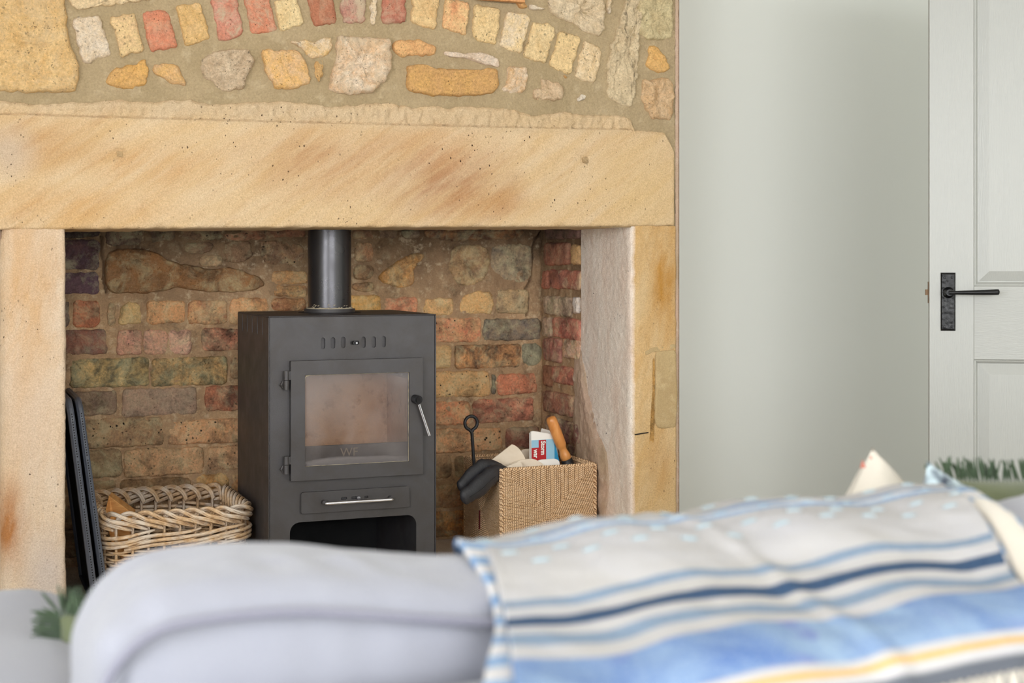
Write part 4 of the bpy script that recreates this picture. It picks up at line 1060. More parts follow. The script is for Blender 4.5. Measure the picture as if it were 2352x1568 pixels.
# plaited rim: each rod rises inside, rolls over the top and runs down and along the outside
for i in range(NS//1):
    for dd in (0, .28):
        P = []; s0 = dS*(i+.5)+dd*dS*.35
        path = [(-.2, -.008, -.030), (0, -.010, -.010), (.35, -.006, .004), (.8, .003, .010), (1.25, .013, .004), (1.8, .016, -.008), (2.5, .015, -.016), (3.2, .012, -.026), (3.8, .004, -.034)]
        for (ds, o_, dz_) in path: P.append(per(s0+ds*dS, o_, BT+dz_-dd*.012))
        # smooth
        Q = []
        for k in range(len(P)-1):
            a, b, c_, d_ = P[max(0, k-1)], P[k], P[k+1], P[min(len(P)-1, k+2)]
            for t in (0, .33, .66):
                Q.append(.5*((2*b)+(c_-a)*t+(2*a-5*b+4*c_-d_)*t*t+(3*b-a-3*c_+d_)*t**3))
        Q.append(P[-1]); m_ = len(Q)
        MB().tube(Q, [.0050*(.8+.3*math.sin(math.pi*k/(m_-1))) for k in range(m_)], 7).obj('rim_rod', 'willow', wk, smooth=True)
MB().box((BX0+.02, BY0+.02, BZ), (BX1-.02, BY1-.02, BZ+.008)).obj('base', 'willow', wk)
# split log in it
def wedge(name, P, q, mat, parent=None):
    """prism: polygon P of points pushed along q"""
    q = Vector(q); n = len(P); vs = [Vector(p) for p in P]+[Vector(p)+q for p in P]
    fs = [tuple(range(n)), tuple(range(2*n-1, n-1, -1))]+[(i, i+n, (i+1) % n+n, (i+1) % n) for i in range(n)]
    m = MB().add(vs, fs); return m.obj(name, mat, parent, bevel=.002)
a_, b_, c_ = PY(241, 1176, 4.10), PY(250, 1138, 4.14), PY(306, 1180, 4.10)
lg = wedge('firewood_log', [a_, b_, c_, c_+Vector((-.02, .02, -.14)), a_+Vector((.02, .02, -.10))], (.015, .07, .0), 'logwood')
tag(lg, 'pale split firewood log sticking up inside the willow basket', 'firewood')
lg2 = wedge('firewood_log', [(.46, 4.06, .203), (.72, 4.08, .203), (.72, 4.10, .27), (.46, 4.08, .26)], (.0, .12, .0), 'logwood')
tag(lg2, 'split firewood log lying low in the bottom of the willow basket', 'firewood')

# ------------------------------------------------------------------ square seagrass basket
QX0, QX1 = PY(1150, 1100, 3.985).x, PY(1370, 1100, 3.985).x
QY0 = 3.985; QY1 = QY0+(QX1-QX0)*1.02; QT = PY(1152, 1079, 3.985).z; QB = .192
QH = QT-QB; QW = QX1-QX0
sg_ = thing('seagrass_basket', 'square woven seagrass basket holding newspapers in the right corner of the recess', 'basket', ((QX0+QX1)/2, (QY0+QY1)/2, QB))
rs = .0023
def face_strands(name, o, U, W, N, fine, inner=False):
    """o = lower corner, U along, N outward; strands make the four triangles of an envelope"""
    o, U, N = Vector(o), Vector(U), Vector(N); Z = Vector((0, 0, 1))
    ed = .010 if fine else .0; W_ = W-2*ed; m = MB(); n1 = int(W_/(rs*1.85)); n2 = int(QH/(rs*1.85))
    def P(u, z, k): return o+U*(ed+u)+Z*z+N*(.0006*math.sin(k*1.7)+.0012*fr((u*1, z, k*.3), 9, 2))
    for i in range(n1):
        u = W_*(i+.5)/n1; d = min(u, W_-u)/(W_/2)*(QH/2); j = .0009*math.sin(i*2.3)
        zt = QH; zb = QH-max(.004, d)
        for (za, zb_) in ((zb, zt), (0, max(.004, d))):
            n = max(2, int((zb_-za)/.018))
            m.tube([P(u+j+.0007*math.sin(7*q+i), za+(zb_-za)*q/n, i) for q in range(n+1)], rs*1.04, 6)
    for i in range(n2):
        z_ = QH*(i+.5)/n2; d = min(z_, QH-z_)/(QH/2)*(W_/2)
        for (ua, ub) in ((0, max(.003, d)), (W_-max(.003, d), W_)):
            n = max(2, int((ub-ua)/.018))
            m.tube([P(ua+(ub-ua)*q/n, z_+.0008*math.sin(i*2.9+q*3), i+5) for q in range(n+1)], rs*1.04, 6)
    ob = m.obj(name, 'rope', sg_, smooth=True); stuff(ob)
    bo = MB(); a = o+U*ed*.5-N*.003
    q = [a, a+U*(W-ed), a+U*(W-ed)+Z*QH, a+Z*QH]; bo.add(q+[x-N*.006 for x in q], [(0, 1, 2, 3), (7, 6, 5, 4), (0, 4, 5, 1), (2, 6, 7, 3), (1, 5, 6, 2), (0, 3, 7, 4)])
    bo.obj('backing', 'rope_edge', ob)
face_strands('woven_side', (QX0, QY0, QB), (1, 0, 0), QW, (0, -1, 0), True)
face_strands('woven_side', (QX0, QY1, QB), (0, -1, 0), QY1-QY0, (-1, 0, 0), True)
face_strands('woven_side', (QX1, QY0, QB), (0, 1, 0), QY1-QY0, (1, 0, 0), True)
face_strands('woven_side', (QX1, QY1, QB), (-1, 0, 0), QW, (0, 1, 0), True)
# inner faces, rim and wrapped corners
for (o_, U_, W__, N_) in (((QX0+.012, QY1-.012, QB), (1, 0, 0), QW-.024, (0, -1, 0)), ((QX0+.012, QY0+.012, QB), (0, 1, 0), QY1-QY0-.024, (1, 0, 0)), ((QX1-.012, QY1-.012, QB), (0, -1, 0), QY1-QY0-.024, (-1, 0, 0))):
    m = MB(); O, U, N = Vector(o_), Vector(U_), Vector(N_); n = int(W__/.0046)
    for i in range(n):
        u = W__*(i+.5)/n; m.tube([O+U*(u+.0009*math.sin(i*2.1))+Vector((0, 0, .1+(QH-.1)*q/8)) for q in range(9)], .0024, 6)
    stuff(m.obj('lining', 'rope', sg_, smooth=True))
def wraps(P0, P1, r, pitch, name):
    P0, P1 = Vector(P0), Vector(P1); L = (P1-P0).length; n = int(L/pitch); m = MB(); pts = []
    d = (P1-P0).normalized(); a = d.cross(Vector((.3, .9, .2))).normalized(); b = d.cross(a)
    for k in range(n*8+1):
        q = 2*math.pi*k/8; pts.append(P0+d*(L*k/(n*8))+a*math.cos(q)*r+b*math.sin(q)*r)
    m.tube(pts, .0026, 6); m.tube([P0, P1], r, 10)
    return m.obj(name, 'rope', sg_, smooth=True)
for (cx, cy, dx, dy) in ((QX0, QY0, 1, 0), (QX0, QY0, 0, 1), (QX1, QY0, 0, 1), (QX0, QY1, 0, -1), (QX1, QY1, -1, 0)):
    ox, oy = cx+dx*.0052, cy+dy*.0052
    if dx == 0: ox = cx+(.002 if cx == QX0 else -.002)
    if dy == 0: oy = cy+.002 if cy == QY0 else cy-.002
    wraps((ox, oy, QB), (ox, oy, QT+.001), .0034, .0046, 'corner_wrap')
for (a, b) in (((QX0+.012, QY0+.004, QT), (QX1-.012, QY0+.004, QT)), ((QX0+.012, QY1-.004, QT), (QX1-.012, QY1-.004, QT)), ((QX0+.004, QY0+.012, QT), (QX0+.004, QY1-.012, QT)), ((QX1-.004, QY0+.012, QT), (QX1-.004, QY1-.012, QT))):
    wraps(a, b, .0036, .0046, 'rim_wrap')
MB().box((QX0+.01, QY0+.01, QB), (QX1-.01, QY1-.01, QB+.006)).obj('base', 'rope_edge', sg_)
tg = PX(1105, 1190, QX0); MB().box((QX0-.0062, tg.y-.004, QB+.09), (QX0-.0045, tg.y+.004, tg.z+.025)).obj('red_tag', 'tagred', sg_)

# newspapers
def folded(name, poly, Y, mat, th, label, group=None, lean=0.0, turn=0.0, sheets=4, rag=.0030):
    """a folded newspaper: a stack of thin sheets whose outline is given in the plane y = Y"""
    P = [PY(x, y, Y) for x, y in poly]; zb = min(p.z for p in P); xb = P[0].x
    o = None
    for k in range(sheets):
        ofs = Vector((random.uniform(-rag, rag), 0, -k*.0012+random.uniform(-rag, rag)*.5))
        y0 = th*k/sheets; y1 = th*(k+.8)/sheets; n = len(P); vs = []
        for yy in (y0, y1):
            for p in P:
                q = p+ofs; q.y = Y+yy+(q.z-zb)*lean+(q.x-xb)*turn+(.0015*math.sin(q.x*60+k) if lean > .03 else 0); vs.append(q)
        m = MB().add(vs, [tuple(range(n)), tuple(range(2*n-1, n-1, -1))]+[(i, i+n, (i+1) % n+n, (i+1) % n) for i in range(n)])
        x = m.obj(name if o is None else 'sheet', mat, o, bevel=.0006)
        if o is None: o = x
    tag(o, label, 'newspaper', group); return o
def arcp(x0, y0, x1, y1, bx, by, n=5):
    return [((1-t)**2*x0+2*(1-t)*t*bx+t*t*x1, (1-t)**2*y0+2*(1-t)*t*by+t*t*y1) for t in [i/n for i in range(n+1)]]
G = 'newspapers in the seagrass basket'
folded('newspaper', [(1124, 1068), (1132, 1062), (1186, 1024), (1192, 1026)]+arcp(1200, 1032, 1216, 1062, 1211, 1044)+[(1214, 1130), (1130, 1130)], 4.06, 'paper', .022, 'plain cream newspaper folded to a point behind the black gloves', G, lean=.25, sheets=5)
folded('newspaper', [(1148, 1084), (1162, 1076), (1197, 1062), (1203, 1063), (1210, 1085), (1212, 1130), (1150, 1130)], 4.012, 'paper', .016, 'small cream newspaper fold nearest the basket front, beside the gloves', G, lean=.25, sheets=5)
folded('newspaper', arcp(1184, 1066, 1232, 1056, 1204, 1056)+arcp(1240, 1058, 1262, 1078, 1256, 1066)+[(1262, 1130), (1190, 1130)], 4.035, 'paper', .02, 'rounded cream newspaper roll in front of the printed paper', G, lean=.3, sheets=6)
folded('newspaper', [(1240, 1060), (1250, 1057)]+arcp(1278, 1055, 1291, 1064, 1290, 1056)+[(1291, 1130), (1244, 1130)], 4.05, 'paperw', .014, 'bright white newspaper fold beside the brush handle', G, lean=.2, sheets=3)
folded('newspaper', [(1200, 1038), (1206, 1034), (1222, 1032), (1232, 1040), (1230, 1130), (1206, 1130)], 4.13, 'paper', .014, 'crumpled cream newspaper half hidden behind the printed paper', G, lean=.1, sheets=4)
folded('newspaper', [(1244, 1000), (1248, 984), (1262, 988), (1274, 992), (1280, 1130), (1240, 1130)], 4.16, 'paperw', .012, 'white newspaper standing behind the printed paper, its corner showing', G, lean=.05, sheets=3)
NY = 4.09; npx = folded('newspaper', [(1221, 1006), (1221, 992), (1226, 990), (1266, 996), (1276, 998), (1284, 1056), (1284, 1130), (1220, 1130)], NY, 'paperw', .014, 'upright newspaper with blue and red print reading Storm', G, lean=.02, sheets=4)
def onp(px, py, k=.0): p = PY(px, py, NY-.004); return (p.x, p.z)
def printed(name, poly, mat, k):
    P = [PY(x, y, NY) for x, y in poly]; zb = PY(1220, 1130, NY).z
    vs = [Vector((p.x, NY-.0022-k*.0003+(p.z-zb)*.02, p.z)) for p in P]
    return MB().add(vs, [tuple(range(len(vs)))]).obj(name, mat, npx)
printed('print_block', [(1221, 1011), (1270, 1008), (1284, 1056), (1284, 1100), (1221, 1100)], 'pblue', 0)
printed('print_block', [(1273.5, 1016), (1279, 1034), (1284, 1056), (1284, 1100), (1273.5, 1100)], 'pblue2', 1)
printed('print_block', [(1237.5, 1010.5), (1254.5, 1009.5), (1254.5, 1100), (1221, 1100), (1221, 1028.5), (1237.5, 1027.5)], 'pred', 1)
def down_text(body, px, py, h, tw, off):
    p = PY(px, py, NY); zb = PY(1220, 1130, NY).z
    y = NY-.0046
    M = Matrix(((0, 1, 0, p.x), (0, 0, -1, y), (-1, 0, 0, p.z), (0, 0, 0, 1)))
    o = text(body, 'pwhite', npx, h, M, 'headline', .0001, off, (tw, 1)); return o
down_text('Storm', 1241.5, 1012.5, .0215, .80, .0006)
down_text('war', 1225.0, 1031.5, .0215, .80, .0006)

# poker with a ring
pk = PY(1082, 971, 4.13); rad = .0205
pts = [Vector((pk.x+rad*math.sin(a), 4.13, pk.z-rad*math.cos(a)*1.02)) for a in [math.radians(18+k*(342-18)/26) for k in range(27)]]
pts = [Vector((pk.x+.004, 4.131, pk.z-rad*1.32))]+pts+[Vector((pk.x-.0005, 4.13, pk.z-rad*1.25)), Vector((pk.x+.003, 4.13, pk.z-rad*1.55)), PY(1088, 1054, 4.13), PY(1094, 1130, 4.13)]
pk_o = MB().tube(pts, .0052, 12).obj('fire_poker', 'poker', None, smooth=True); tag(pk_o, 'black iron fire poker with a ring end standing in the seagrass basket', 'poker')
# brush
bt, bm_, bb = PY(1264, 957, 4.08), PY(1292, 1030, 4.08), PY(1301, 1054, 4.08)
br_ = thing('hearth_brush', 'hearth brush with a turned pale wooden handle leaning in the seagrass basket', 'brush', tuple(PY(1310, 1100, 4.08)))
ax = (bb-bt); L = ax.length; prof = [(0, .004), (.012, .0125), (.04, .0160), (.10, .0172), (.30, .0178), (.52, .0178), (.66, .0172), (.70, .0150), (.74, .0128), (.80, .0128), (.87, .0158), (.93, .0172), (.99, .0168), (1.0, .0155)]
MB().tube([bt+ax*t for t, r in prof], [r*.98 for t, r in prof], 22).obj('handle', 'beech', br_, smooth=True)
MB().tube([bt+ax*t for t in (1.0, 1.004, 1.15, 1.4)], [.0158, .0172, .019, .02], 20).obj('ferrule', 'bristle', br_, smooth=True)
# gloves
def glove(path, rads, label):
    P = [PY(x, y, Y) for (x, y, Y) in path]; Q = []; R = []
    for k in range(len(P)-1):
        a, b, c_, d_ = P[max(0, k-1)], P[k], P[k+1], P[min(len(P)-1, k+2)]
        for t in [i/6 for i in range(6)]:
            Q.append(.5*((2*b)+(c_-a)*t+(2*a-5*b+4*c_-d_)*t*t+(3*b-a-3*c_+d_)*t**3)); R.append(rads[k]+(rads[k+1]-rads[k])*t)
    Q.append(P[-1]); R.append(rads[-1])
    e = len(Q)
    end = Q[-1]; d = (Q[-1]-Q[-2]).normalized()
    for k in range(1, 6): q = math.radians(90*k/5); Q.append(end+d*rads[-1]*math.sin(q)*.9); R.append(rads[-1]*max(.05, math.cos(q)))
    m = MB(); m.tube(Q, [(r*(1+.16*fr((i*.45, 0, r*40), 1, 3)), r*(.60+.10*fr((i*.6, 5, r*40), 1, 3))) for i, r in enumerate(R)], 18, flat=(0, -1, .2))
    o = m.obj('glove', 'leather', None, smooth=True)
    s_ = [q+Vector((.003, -r*.60-.0008, -r*.12)) for q, r in list(zip(Q, R))[6:e]]
    MB().tube(s_, .0011, 6).obj('seam', 'poker', o, smooth=True)
    tag(o, label, 'glove', 'black fireside gloves'); return o
glove([(1168, 1092, 4.03), (1140, 1076, 4.03), (1110, 1074, 4.02), (1084, 1094, 4.01), (1064, 1114, 4.0)], [.012, .022, .026, .026, .022], 'upper black leather glove folded over the seagrass basket corner')
glove([(1176, 1094, 4.02), (1148, 1084, 4.01), (1126, 1094, 3.99), (1100, 1118, 3.97), (1072, 1138, 3.955)], [.014, .024, .029, .030, .025], 'lower black leather glove hanging furthest down the seagrass basket side')
# ------------------------------------------------------------------ the open door
ps = math.radians(33); DD = Vector((math.cos(ps), -math.sin(ps), 0)); DN = Vector((-math.sin(ps), -math.cos(ps), 0))  # along the leaf, and towards the room
E0 = PY(2134.5, 700, 3.15); E0.z = 0
DW, DH, DT = .762, 1.985, .036
dr1 = D.objects.new('door_1', None); COL.objects.link(dr1); struct(dr1)
def dp(u, v, w): return E0+DD*u+Vector((0, 0, v+.008))-DN*w   # w = depth behind the room face
def dplane(px, py):             # pixel -> (u, v) on the door face
    r = ray(px, py); n = DN; t = (E0-Vector((0, 0, CZ))).dot(Vector((n.x, n.y, 0)))/ (r.x*n.x+r.y*n.y)
    # eye at (0, 0, CZ)
    p = Vector((r.x*t, r.y*t, CZ+r.z*t)); return ((p-E0).dot(DD), p.z-.008)
u_st = dplane(2237, 700)[0]; z_u = dplane(2255, 657)[1]; z_l = dplane(2300, 826)[1]
def rail(name, u0, u1, v0, v1, mat):
    m = MB(); q = [dp(u0, v0, 0), dp(u1, v0, 0), dp(u1, v1, 0), dp(u0, v1, 0)]; m.add(q+[a-DN*DT for a in q], [(0, 1, 2, 3), (7, 6, 5, 4), (0, 4, 5, 1), (1, 5, 6, 2), (2, 6, 7, 3), (3, 7, 4, 0)])
    return m.obj(name, mat, dr1, bevel=.0015)
st = u_st; mu = .095
rail('stile', 0, st, 0, DH, 'door'); rail('stile', DW-st, DW, 0, DH, 'door')
rail('rail', st, DW-st, z_l, z_u, 'doorh'); rail('rail', st, DW-st, 0, .20, 'doorh'); rail('rail', st, DW-st, DH-.11, DH, 'doorh')
um = DW/2; rail('muntin', um-mu/2, um+mu/2, .20, z_l, 'door'); rail('muntin', um-mu/2, um+mu/2, z_u, DH-.11, 'door')
for (u0, u1) in ((st, um-mu/2), (um+mu/2, DW-st)):
    for (v0, v1) in ((.20, z_l), (z_u, DH-.11)):
        m = MB(); rings = [(0, .0005), (.002, .0035), (.005, .0045), (.008, .009), (.011, .0135), (.0135, .0135), (.040, .0060), (.0412, .0060)]
        vs = []
        for d, w in rings: vs += [dp(u0+d, v0+d, w), dp(u1-d, v0+d, w), dp(u1-d, v1-d, w), dp(u0+d, v1-d, w)]
        fs_ = []
        for k in range(len(rings)-1):
            for i in range(4): fs_.append((k*4+i, k*4+(i+1) % 4, k*4+4+(i+1) % 4, k*4+4+i))
        n = (len(rings)-1)*4; fs_.append((n, n+1, n+2, n+3))
        b0 = len(vs); vs += [dp(u0, v0, .03), dp(u1, v0, .03), dp(u1, v1, .03), dp(u0, v1, .03)]; fs_.append((b0+3, b0+2, b0+1, b0))
        m.add(vs, fs_).obj('panel', 'door', dr1)
# lever handle on a black hammered plate
(hu0, hv1), (hu1, hv0) = dplane(2160.5, 626), dplane(2194.5, 759.5)
def fD(u, v, w): return dp(u, v, -w)   # w towards the room
hp = MB()
nu_, nv_ = 14, 50
def fpl(a, b):
    u = hu0+(hu1-hu0)*a; v = hv0+(hv1-hv0)*b; e = min(a*(hu1-hu0), (1-a)*(hu1-hu0), b*(hv1-hv0), (1-b)*(hv1-hv0))
    return fD(u, v, .0008 if e < 1e-6 else .0042+min(e, .001)*.6+.0009*fr((u, 0, v), 120, 3))
hp.sheet(nu_, nv_, fpl)
plt = hp.obj('handle_plate', 'iron', dr1, smooth=True)
scw = MB()
for (su, sv) in ((.26, .91), (.76, .915), (.26, .075), (.74, .08)):
    u = hu0+(hu1-hu0)*su; v = hv0+(hv1-hv0)*sv; scw.tube([fD(u, v, .004), fD(u, v, .0065)], [.0036, .0026], 12)
scw.obj('screw', 'iron', plt)
cu_, cv_ = dplane(2178, 671.5)
b = MB().tube([fD(cu_, cv_, .004), fD(cu_, cv_, .008), fD(cu_, cv_, .012), fD(cu_, cv_, .020), fD(cu_, cv_, .034)], [.0150, .0150, .0125, .0095, .0085], 24); b.obj('boss', 'iron', plt, smooth=True)
eu, ev = dplane(2288, 670)
lv = MB().tube([fD(cu_+.0, cv_, .036), fD(cu_+.010, cv_, .038), fD(cu_+(eu-cu_)*.35, cv_+.0005, .042), fD(cu_+(eu-cu_)*.7, cv_+.001, .043), fD(eu-.006, ev, .042), fD(eu, ev, .041), fD(eu+.003, ev, .041)], [(.006, .006), (.0052, .0052), (.0062, .006), (.0076, .007), (.0092, .008), (.0088, .008), (.005, .004)], 10)
lv.obj('lever', 'iron', plt, smooth=True)
lz0, lz1_ = dplane(2132, 696)[1], dplane(2132, 647)[1]
m = MB(); 
def edge_box(w0, w1, v0, v1, t): 
    q = [dp(-t, v0, w0), dp(-t, v0, w1), dp(-t, v1, w1), dp(-t, v1, w0)]; return q+[a+DD*(t+.002) for a in q]
m.add(edge_box(.006, .030, lz0, lz1_, .0016), [(0, 1, 2, 3), (7, 6, 5, 4), (0, 4, 5, 1), (1, 5, 6, 2), (2, 6, 7, 3), (3, 7, 4, 0)])
fp = m.obj('latch_plate', 'brass', dr1)
m = MB(); m.add(edge_box(.010, .026, (lz0+lz1_)/2-.007, (lz0+lz1_)/2+.008, .009), [(0, 1, 2, 3), (7, 6, 5, 4), (0, 4, 5, 1), (1, 5, 6, 2), (2, 6, 7, 3), (3, 7, 4, 0)]); m.obj('latch', 'brass', fp)
# door lining in the right wall
lin = MB(); 
for (y0, y1, z0, z1) in ((2.63, 2.70, 0, 2.09), (3.50, 3.57, 0, 2.09), (2.70, 3.50, 2.02, 2.09)): lin.box((RXW-.016, y0, z0), (RXW, y1, z1))
struct(lin.obj('trim_1', 'door', bevel=.003))

# ------------------------------------------------------------------ the sofa in the foreground
sofa = thing('sofa', 'pale grey cotton sofa seen from behind, facing the fireplace', 'sofa', (.9, 1.45, 0))
def crease(x, k): return math.sin(x*k)
def cush(name, x0, x1, y0, y1, z0, z1, seed):
    c = ((x0+x1)/2, (y0+y1)/2, (z0+z1)/2); h = ((x1-x0)/2, (y1-y0)/2, (z1-z0)/2)
    def zoff(x): return .024*math.exp(-((x-x0-.13)/.15)**2)-.018*math.exp(-((x-x0-.50)/.26)**2) if seed == 3 else .020*math.exp(-((x-1.28)/.15)**2)
    def disp(q, nr, p):
        e = (1-p[0]**4)*(1-p[2]**4) if abs(p[1]) > .99 else (1-p[0]**4)
        q = q.copy()
        if abs(p[2]) > .6: q.z += .014*(1-p[0]**2)*(1 if p[2] > 0 else -1)*max(0, (1-p[1]**2))
        q.z += zoff(q.x)*max(0, p[2])
        if p[2] > .2 or abs(p[1]) > .9:
            wv = math.sin((q.x*1.0+.30*q.z+.35*q.y)*105+5*fr((q.x, q.y, seed), 4, 2))
            near = max(0, 1-abs(q.y-y0)/.16) if p[2] > .5 else max(0, 1-(z1-q.z)/.13)
            q += nr*(.0050*wv*near*max(0, .15+fr((q.x, q.y, seed), 5, 2)*2.4))
        q += nr*.006*fr((q.x, q.y*1.4, q.z+seed), 7, 3)
        return q
    o = rbox(name, 'sofa', sofa, c, h, .066, 120 if seed == 3 else 60, disp)
    # piping round the rear face
    pts = []
    r = .060; xa_, xb_ = x0+.003, x1-.003; za_, zb_ = z0+.02, z1-.020
    for (cx, cz, a0) in ((xb_-r, zb_-r, 0), (xa_+r, zb_-r, 90), (xa_+r, za_+r, 180), (xb_-r, za_+r, 270)):
        for k in range(9):
            a = math.radians(a0+90*k/8); pts.append(Vector((cx+r*math.cos(a), y0+.006, cz+r*math.sin(a))))
    Q = []
    for k in range(len(pts)):
        a, b = pts[k], pts[(k+1) % len(pts)]; n = max(1, int((b-a).length/.02))
        for t in range(n): Q.append(a.lerp(b, t/n))
    for q in Q:
        q.z += (zoff(q.x)+.006)*max(0, (q.z-c[2])/h[2]); q.y += .001
    for q in Q: q.y += .002*fr((q.x, 0, q.z+seed), 8, 2)
    MB().tube(Q, .0042, 8, closed=True).obj('piping', 'piping', o, smooth=True)
    return o
CT_ = .838
cush('back_cushion', .105, .915, 1.115, 1.375, .46, CT_-.018, 3)
cush('back_cushion', .925, 1.76, 1.115, 1.375, .46, CT_-.022, 8)
def dis2(q, nr, p): return q+nr*.005*fr((q.x, q.y, q.z), 6, 3)
rbox('back_frame', 'sofa_base', sofa, (.92, 1.005, .44), (.90, .085, .335), .055, 50, dis2)
rbox('seat', 'sofa_base', sofa, (.92, 1.48, .27), (.88, .44, .12), .04, 24, dis2)
rbox('seat_cushion', 'sofa', sofa, (.495, 1.60, .445), (.42, .36, .075), .05, 24, dis2)
rbox('seat_cushion', 'sofa', sofa, (1.345, 1.60, .445), (.42, .36, .075), .05, 24, dis2)
def arm(x0, x1, zt):
    def d(q, nr, p): return q+nr*.006*fr((q.x, q.y, q.z), 5, 3)
    return rbox('arm', 'sofa', sofa, ((x0+x1)/2, 1.52, zt/2+.06), ((x1-x0)/2, .50, zt/2-.06), min(.105, (x1-x0)/2-.005), 40, d)
arm(-.09, .200, .684); arm(1.70, 1.95, .684)
for (x, y) in ((.0, 1.0), (1.85, 1.0), (.0, 1.92), (1.85, 1.92)): MB().tube([(x, y, .16), (x, y, 0)], [.026, .018], 14).obj('leg', 'beech', sofa, smooth=True)

# ------------------------------------------------------------------ throw over the sofa back
TXA, TXB = .455, 1.105
base = [(1.435, .62), (1.430, .74), (1.412, .775), (1.372, .806), (1.31, .818), (1.24, .822), (1.17, .819), (1.115, .806), (1.075, .797), (1.035, .790), (.985, .786), (.945, .776), (.915, .750), (.900, .70), (.894, .62)]
def spline(P, n):
    P = [Vector((a, b)) for a, b in P]; Q = []
    for k in range(len(P)-1):
        a, b, c_, d_ = P[max(0, k-1)], P[k], P[k+1], P[min(len(P)-1, k+2)]
        for i in range(n):
            t = i/n; Q.append(.5*((2*b)+(c_-a)*t+(2*a-5*b+4*c_-d_)*t*t+(3*b-a-3*c_+d_)*t**3))
    Q.append(P[-1]); return Q
PB = spline(base, 14); PC = [0]
for a, b in zip(PB, PB[1:]): PC.append(PC[-1]+(b-a).length)
PL = PC[-1]
def on_path(s):
    s = max(0, min(PL, s)); k = max(i for i in range(len(PC)-1) if PC[i] <= s+1e-9); f = (s-PC[k])/(PC[k+1]-PC[k])
    p = PB[k].lerp(PB[k+1], f); d = (PB[k+1]-PB[k]).normalized(); return p, Vector((-d.y, d.x))*-1
S_TOP = 0
def throw_pt(u, s, lift=0.0):
    """u across the sofa in metres, s along the path in metres"""
    p, n = on_path(s)
    if n.y < 0 and p.x > 1.1 and p.x < 1.42: n = -n
    x = u
    # the cloth creeps back and down to the left, so its bands climb to the right
    rise = (u-TXA)*.055
    w_ = .0045*math.sin(u*31+s*4)+.006*fr((u*1.2, s*1.3, 2), 6, 3)+.004*math.exp(-((u-.70)/.012)**2)
    w_ += lift
    sh = max(0, min(1, (s-.30)/.3))
    y = p.x+n.x*w_*1.0+rise*.9*(.3+.7*sh); z = p.y+n.y*w_+rise*.55
    return Vector((x, y, z))
def edge_l(s):                      # the throw lies a little askew
    return .492-.32*(s-.28)-.006*math.sin(s*9)
def edge_r(s):
    return 1.056-.54*(s-.30)+.008*math.sin(s*11+1)
def m_throw():
    s = NT('woven_throw'); at = s.attr('band', 'GEOMETRY').outputs['Vector']; o = s.sep(at); uu, ss = o[0], o[1]
    v = s.pos()
    cream = s.mix(s.step(s.noise(v, 7, 4), .35, .65), C4((174, 174, 178)), C4((168, 166, 164)))
    tex = s.step(s.noise(v, 420, 2), .35, .65, 0.0, 1.0)
    steel = s.mix(tex, C4((106, 124, 146)), C4((126, 142, 158)))
    navy = s.mix(tex, C4((38, 58, 86)), C4((60, 82, 108)))
    bl = s.mix(s.step(s.noise(s.pos2(v, (1, 1, 1)), 9, 5, .6, .8), .36, .66), C4((62, 94, 150)), C4((126, 150, 176)))
    bl = s.mix(s.step(s.noise(v, 13, 5, .6, 1.0), .56, .68), bl, C4((92, 106, 160)))
    bl = s.mix(s.math('MULTIPLY', tex, .35), bl, C4((160, 176, 192)))
    yel = s.mix(tex, C4((180, 142, 72)), C4((192, 162, 108)))
    dk = C4((84, 88, 96))
    c = cream
    def band(c, a, b, col, soft=.0015):
        f = s.math('MULTIPLY', s.step(ss, a-soft, a+soft), s.step(ss, b-soft, b+soft, 1.0, 0.0)); return s.mix(f, c, col)
    for (a, b, col) in BANDS: c = band(c, a, b, {'s': steel, 'n': navy, 'b': bl, 'y': yel, 'd': dk}[col])
    # rows of pale tufts
    w1 = s.new('ShaderNodeVectorMath', operation='MULTIPLY'); s.put(w1.inputs[0], at); w1.inputs[1].default_value = (1/.062, 1/.017, 0)
    return s.fin(c, .95, s.bump(s.math('ADD', s.noise(v, 700, 2), s.math('MULTIPLY', s.noise(v, 60, 3), .8)), .5, .002), spec=.15)
def row_of(py, px=1200):            # where along the path the cloth is seen at this pixel
    best = None; smin = .22
    for k in range(900):
        s_ = smin+(PL-smin)*k/900
        # find u on this path where the column matches
        lo, hi = -.2, 1.6
        for _ in range(26):
            mid = (lo+hi)/2; q = throw_pt(mid, s_, .012); w_ = q.x*ST+q.y*CT; cx = 1176+FP*(q.x*CT-q.y*ST)/w_
            if cx < px: lo = mid
            else: hi = mid
        q = throw_pt(lo, s_, .012); w_ = q.x*ST+q.y*CT; cy = HZ+FP*(CZ-q.z)/w_
        if best is None or abs(cy-py) < best[0]: best = (abs(cy-py), s_, lo)
    return best
rows_ = [row_of(y) for y in (1386, 1402, 1424, 1446, 1464, 1490, 1522)]
BANDS = [(rows_[0][1], rows_[1][1], 's'), (rows_[2][1], rows_[3][1], 'n'), (rows_[4][1], rows_[5][1], 's')]
q0 = rows_[6][1]; r2 = [row_of(y, 1900) for y in (1430, 1530, 1546, 1562, 1584)]
BANDS += [(r2[0][1], r2[1][1], 'b'), (r2[2][1], r2[3][1], 'y'), (r2[4][1]+.001, r2[4][1]+.012, 'd')]
S_END = r2[4][1]+.011
print('BANDS', [(round(a, 3), round(b, 3), c_) for a, b, c_ in BANDS], 'PL', round(PL, 3), [tuple(round(t, 3) for t in r) for r in rows_+r2])
S_BEG = .10
MT['throw'] = m_throw()
thr = thing('throw_blanket', 'cream and blue striped woven throw draped over the sofa back', 'throw', (.78, 1.15, .80))
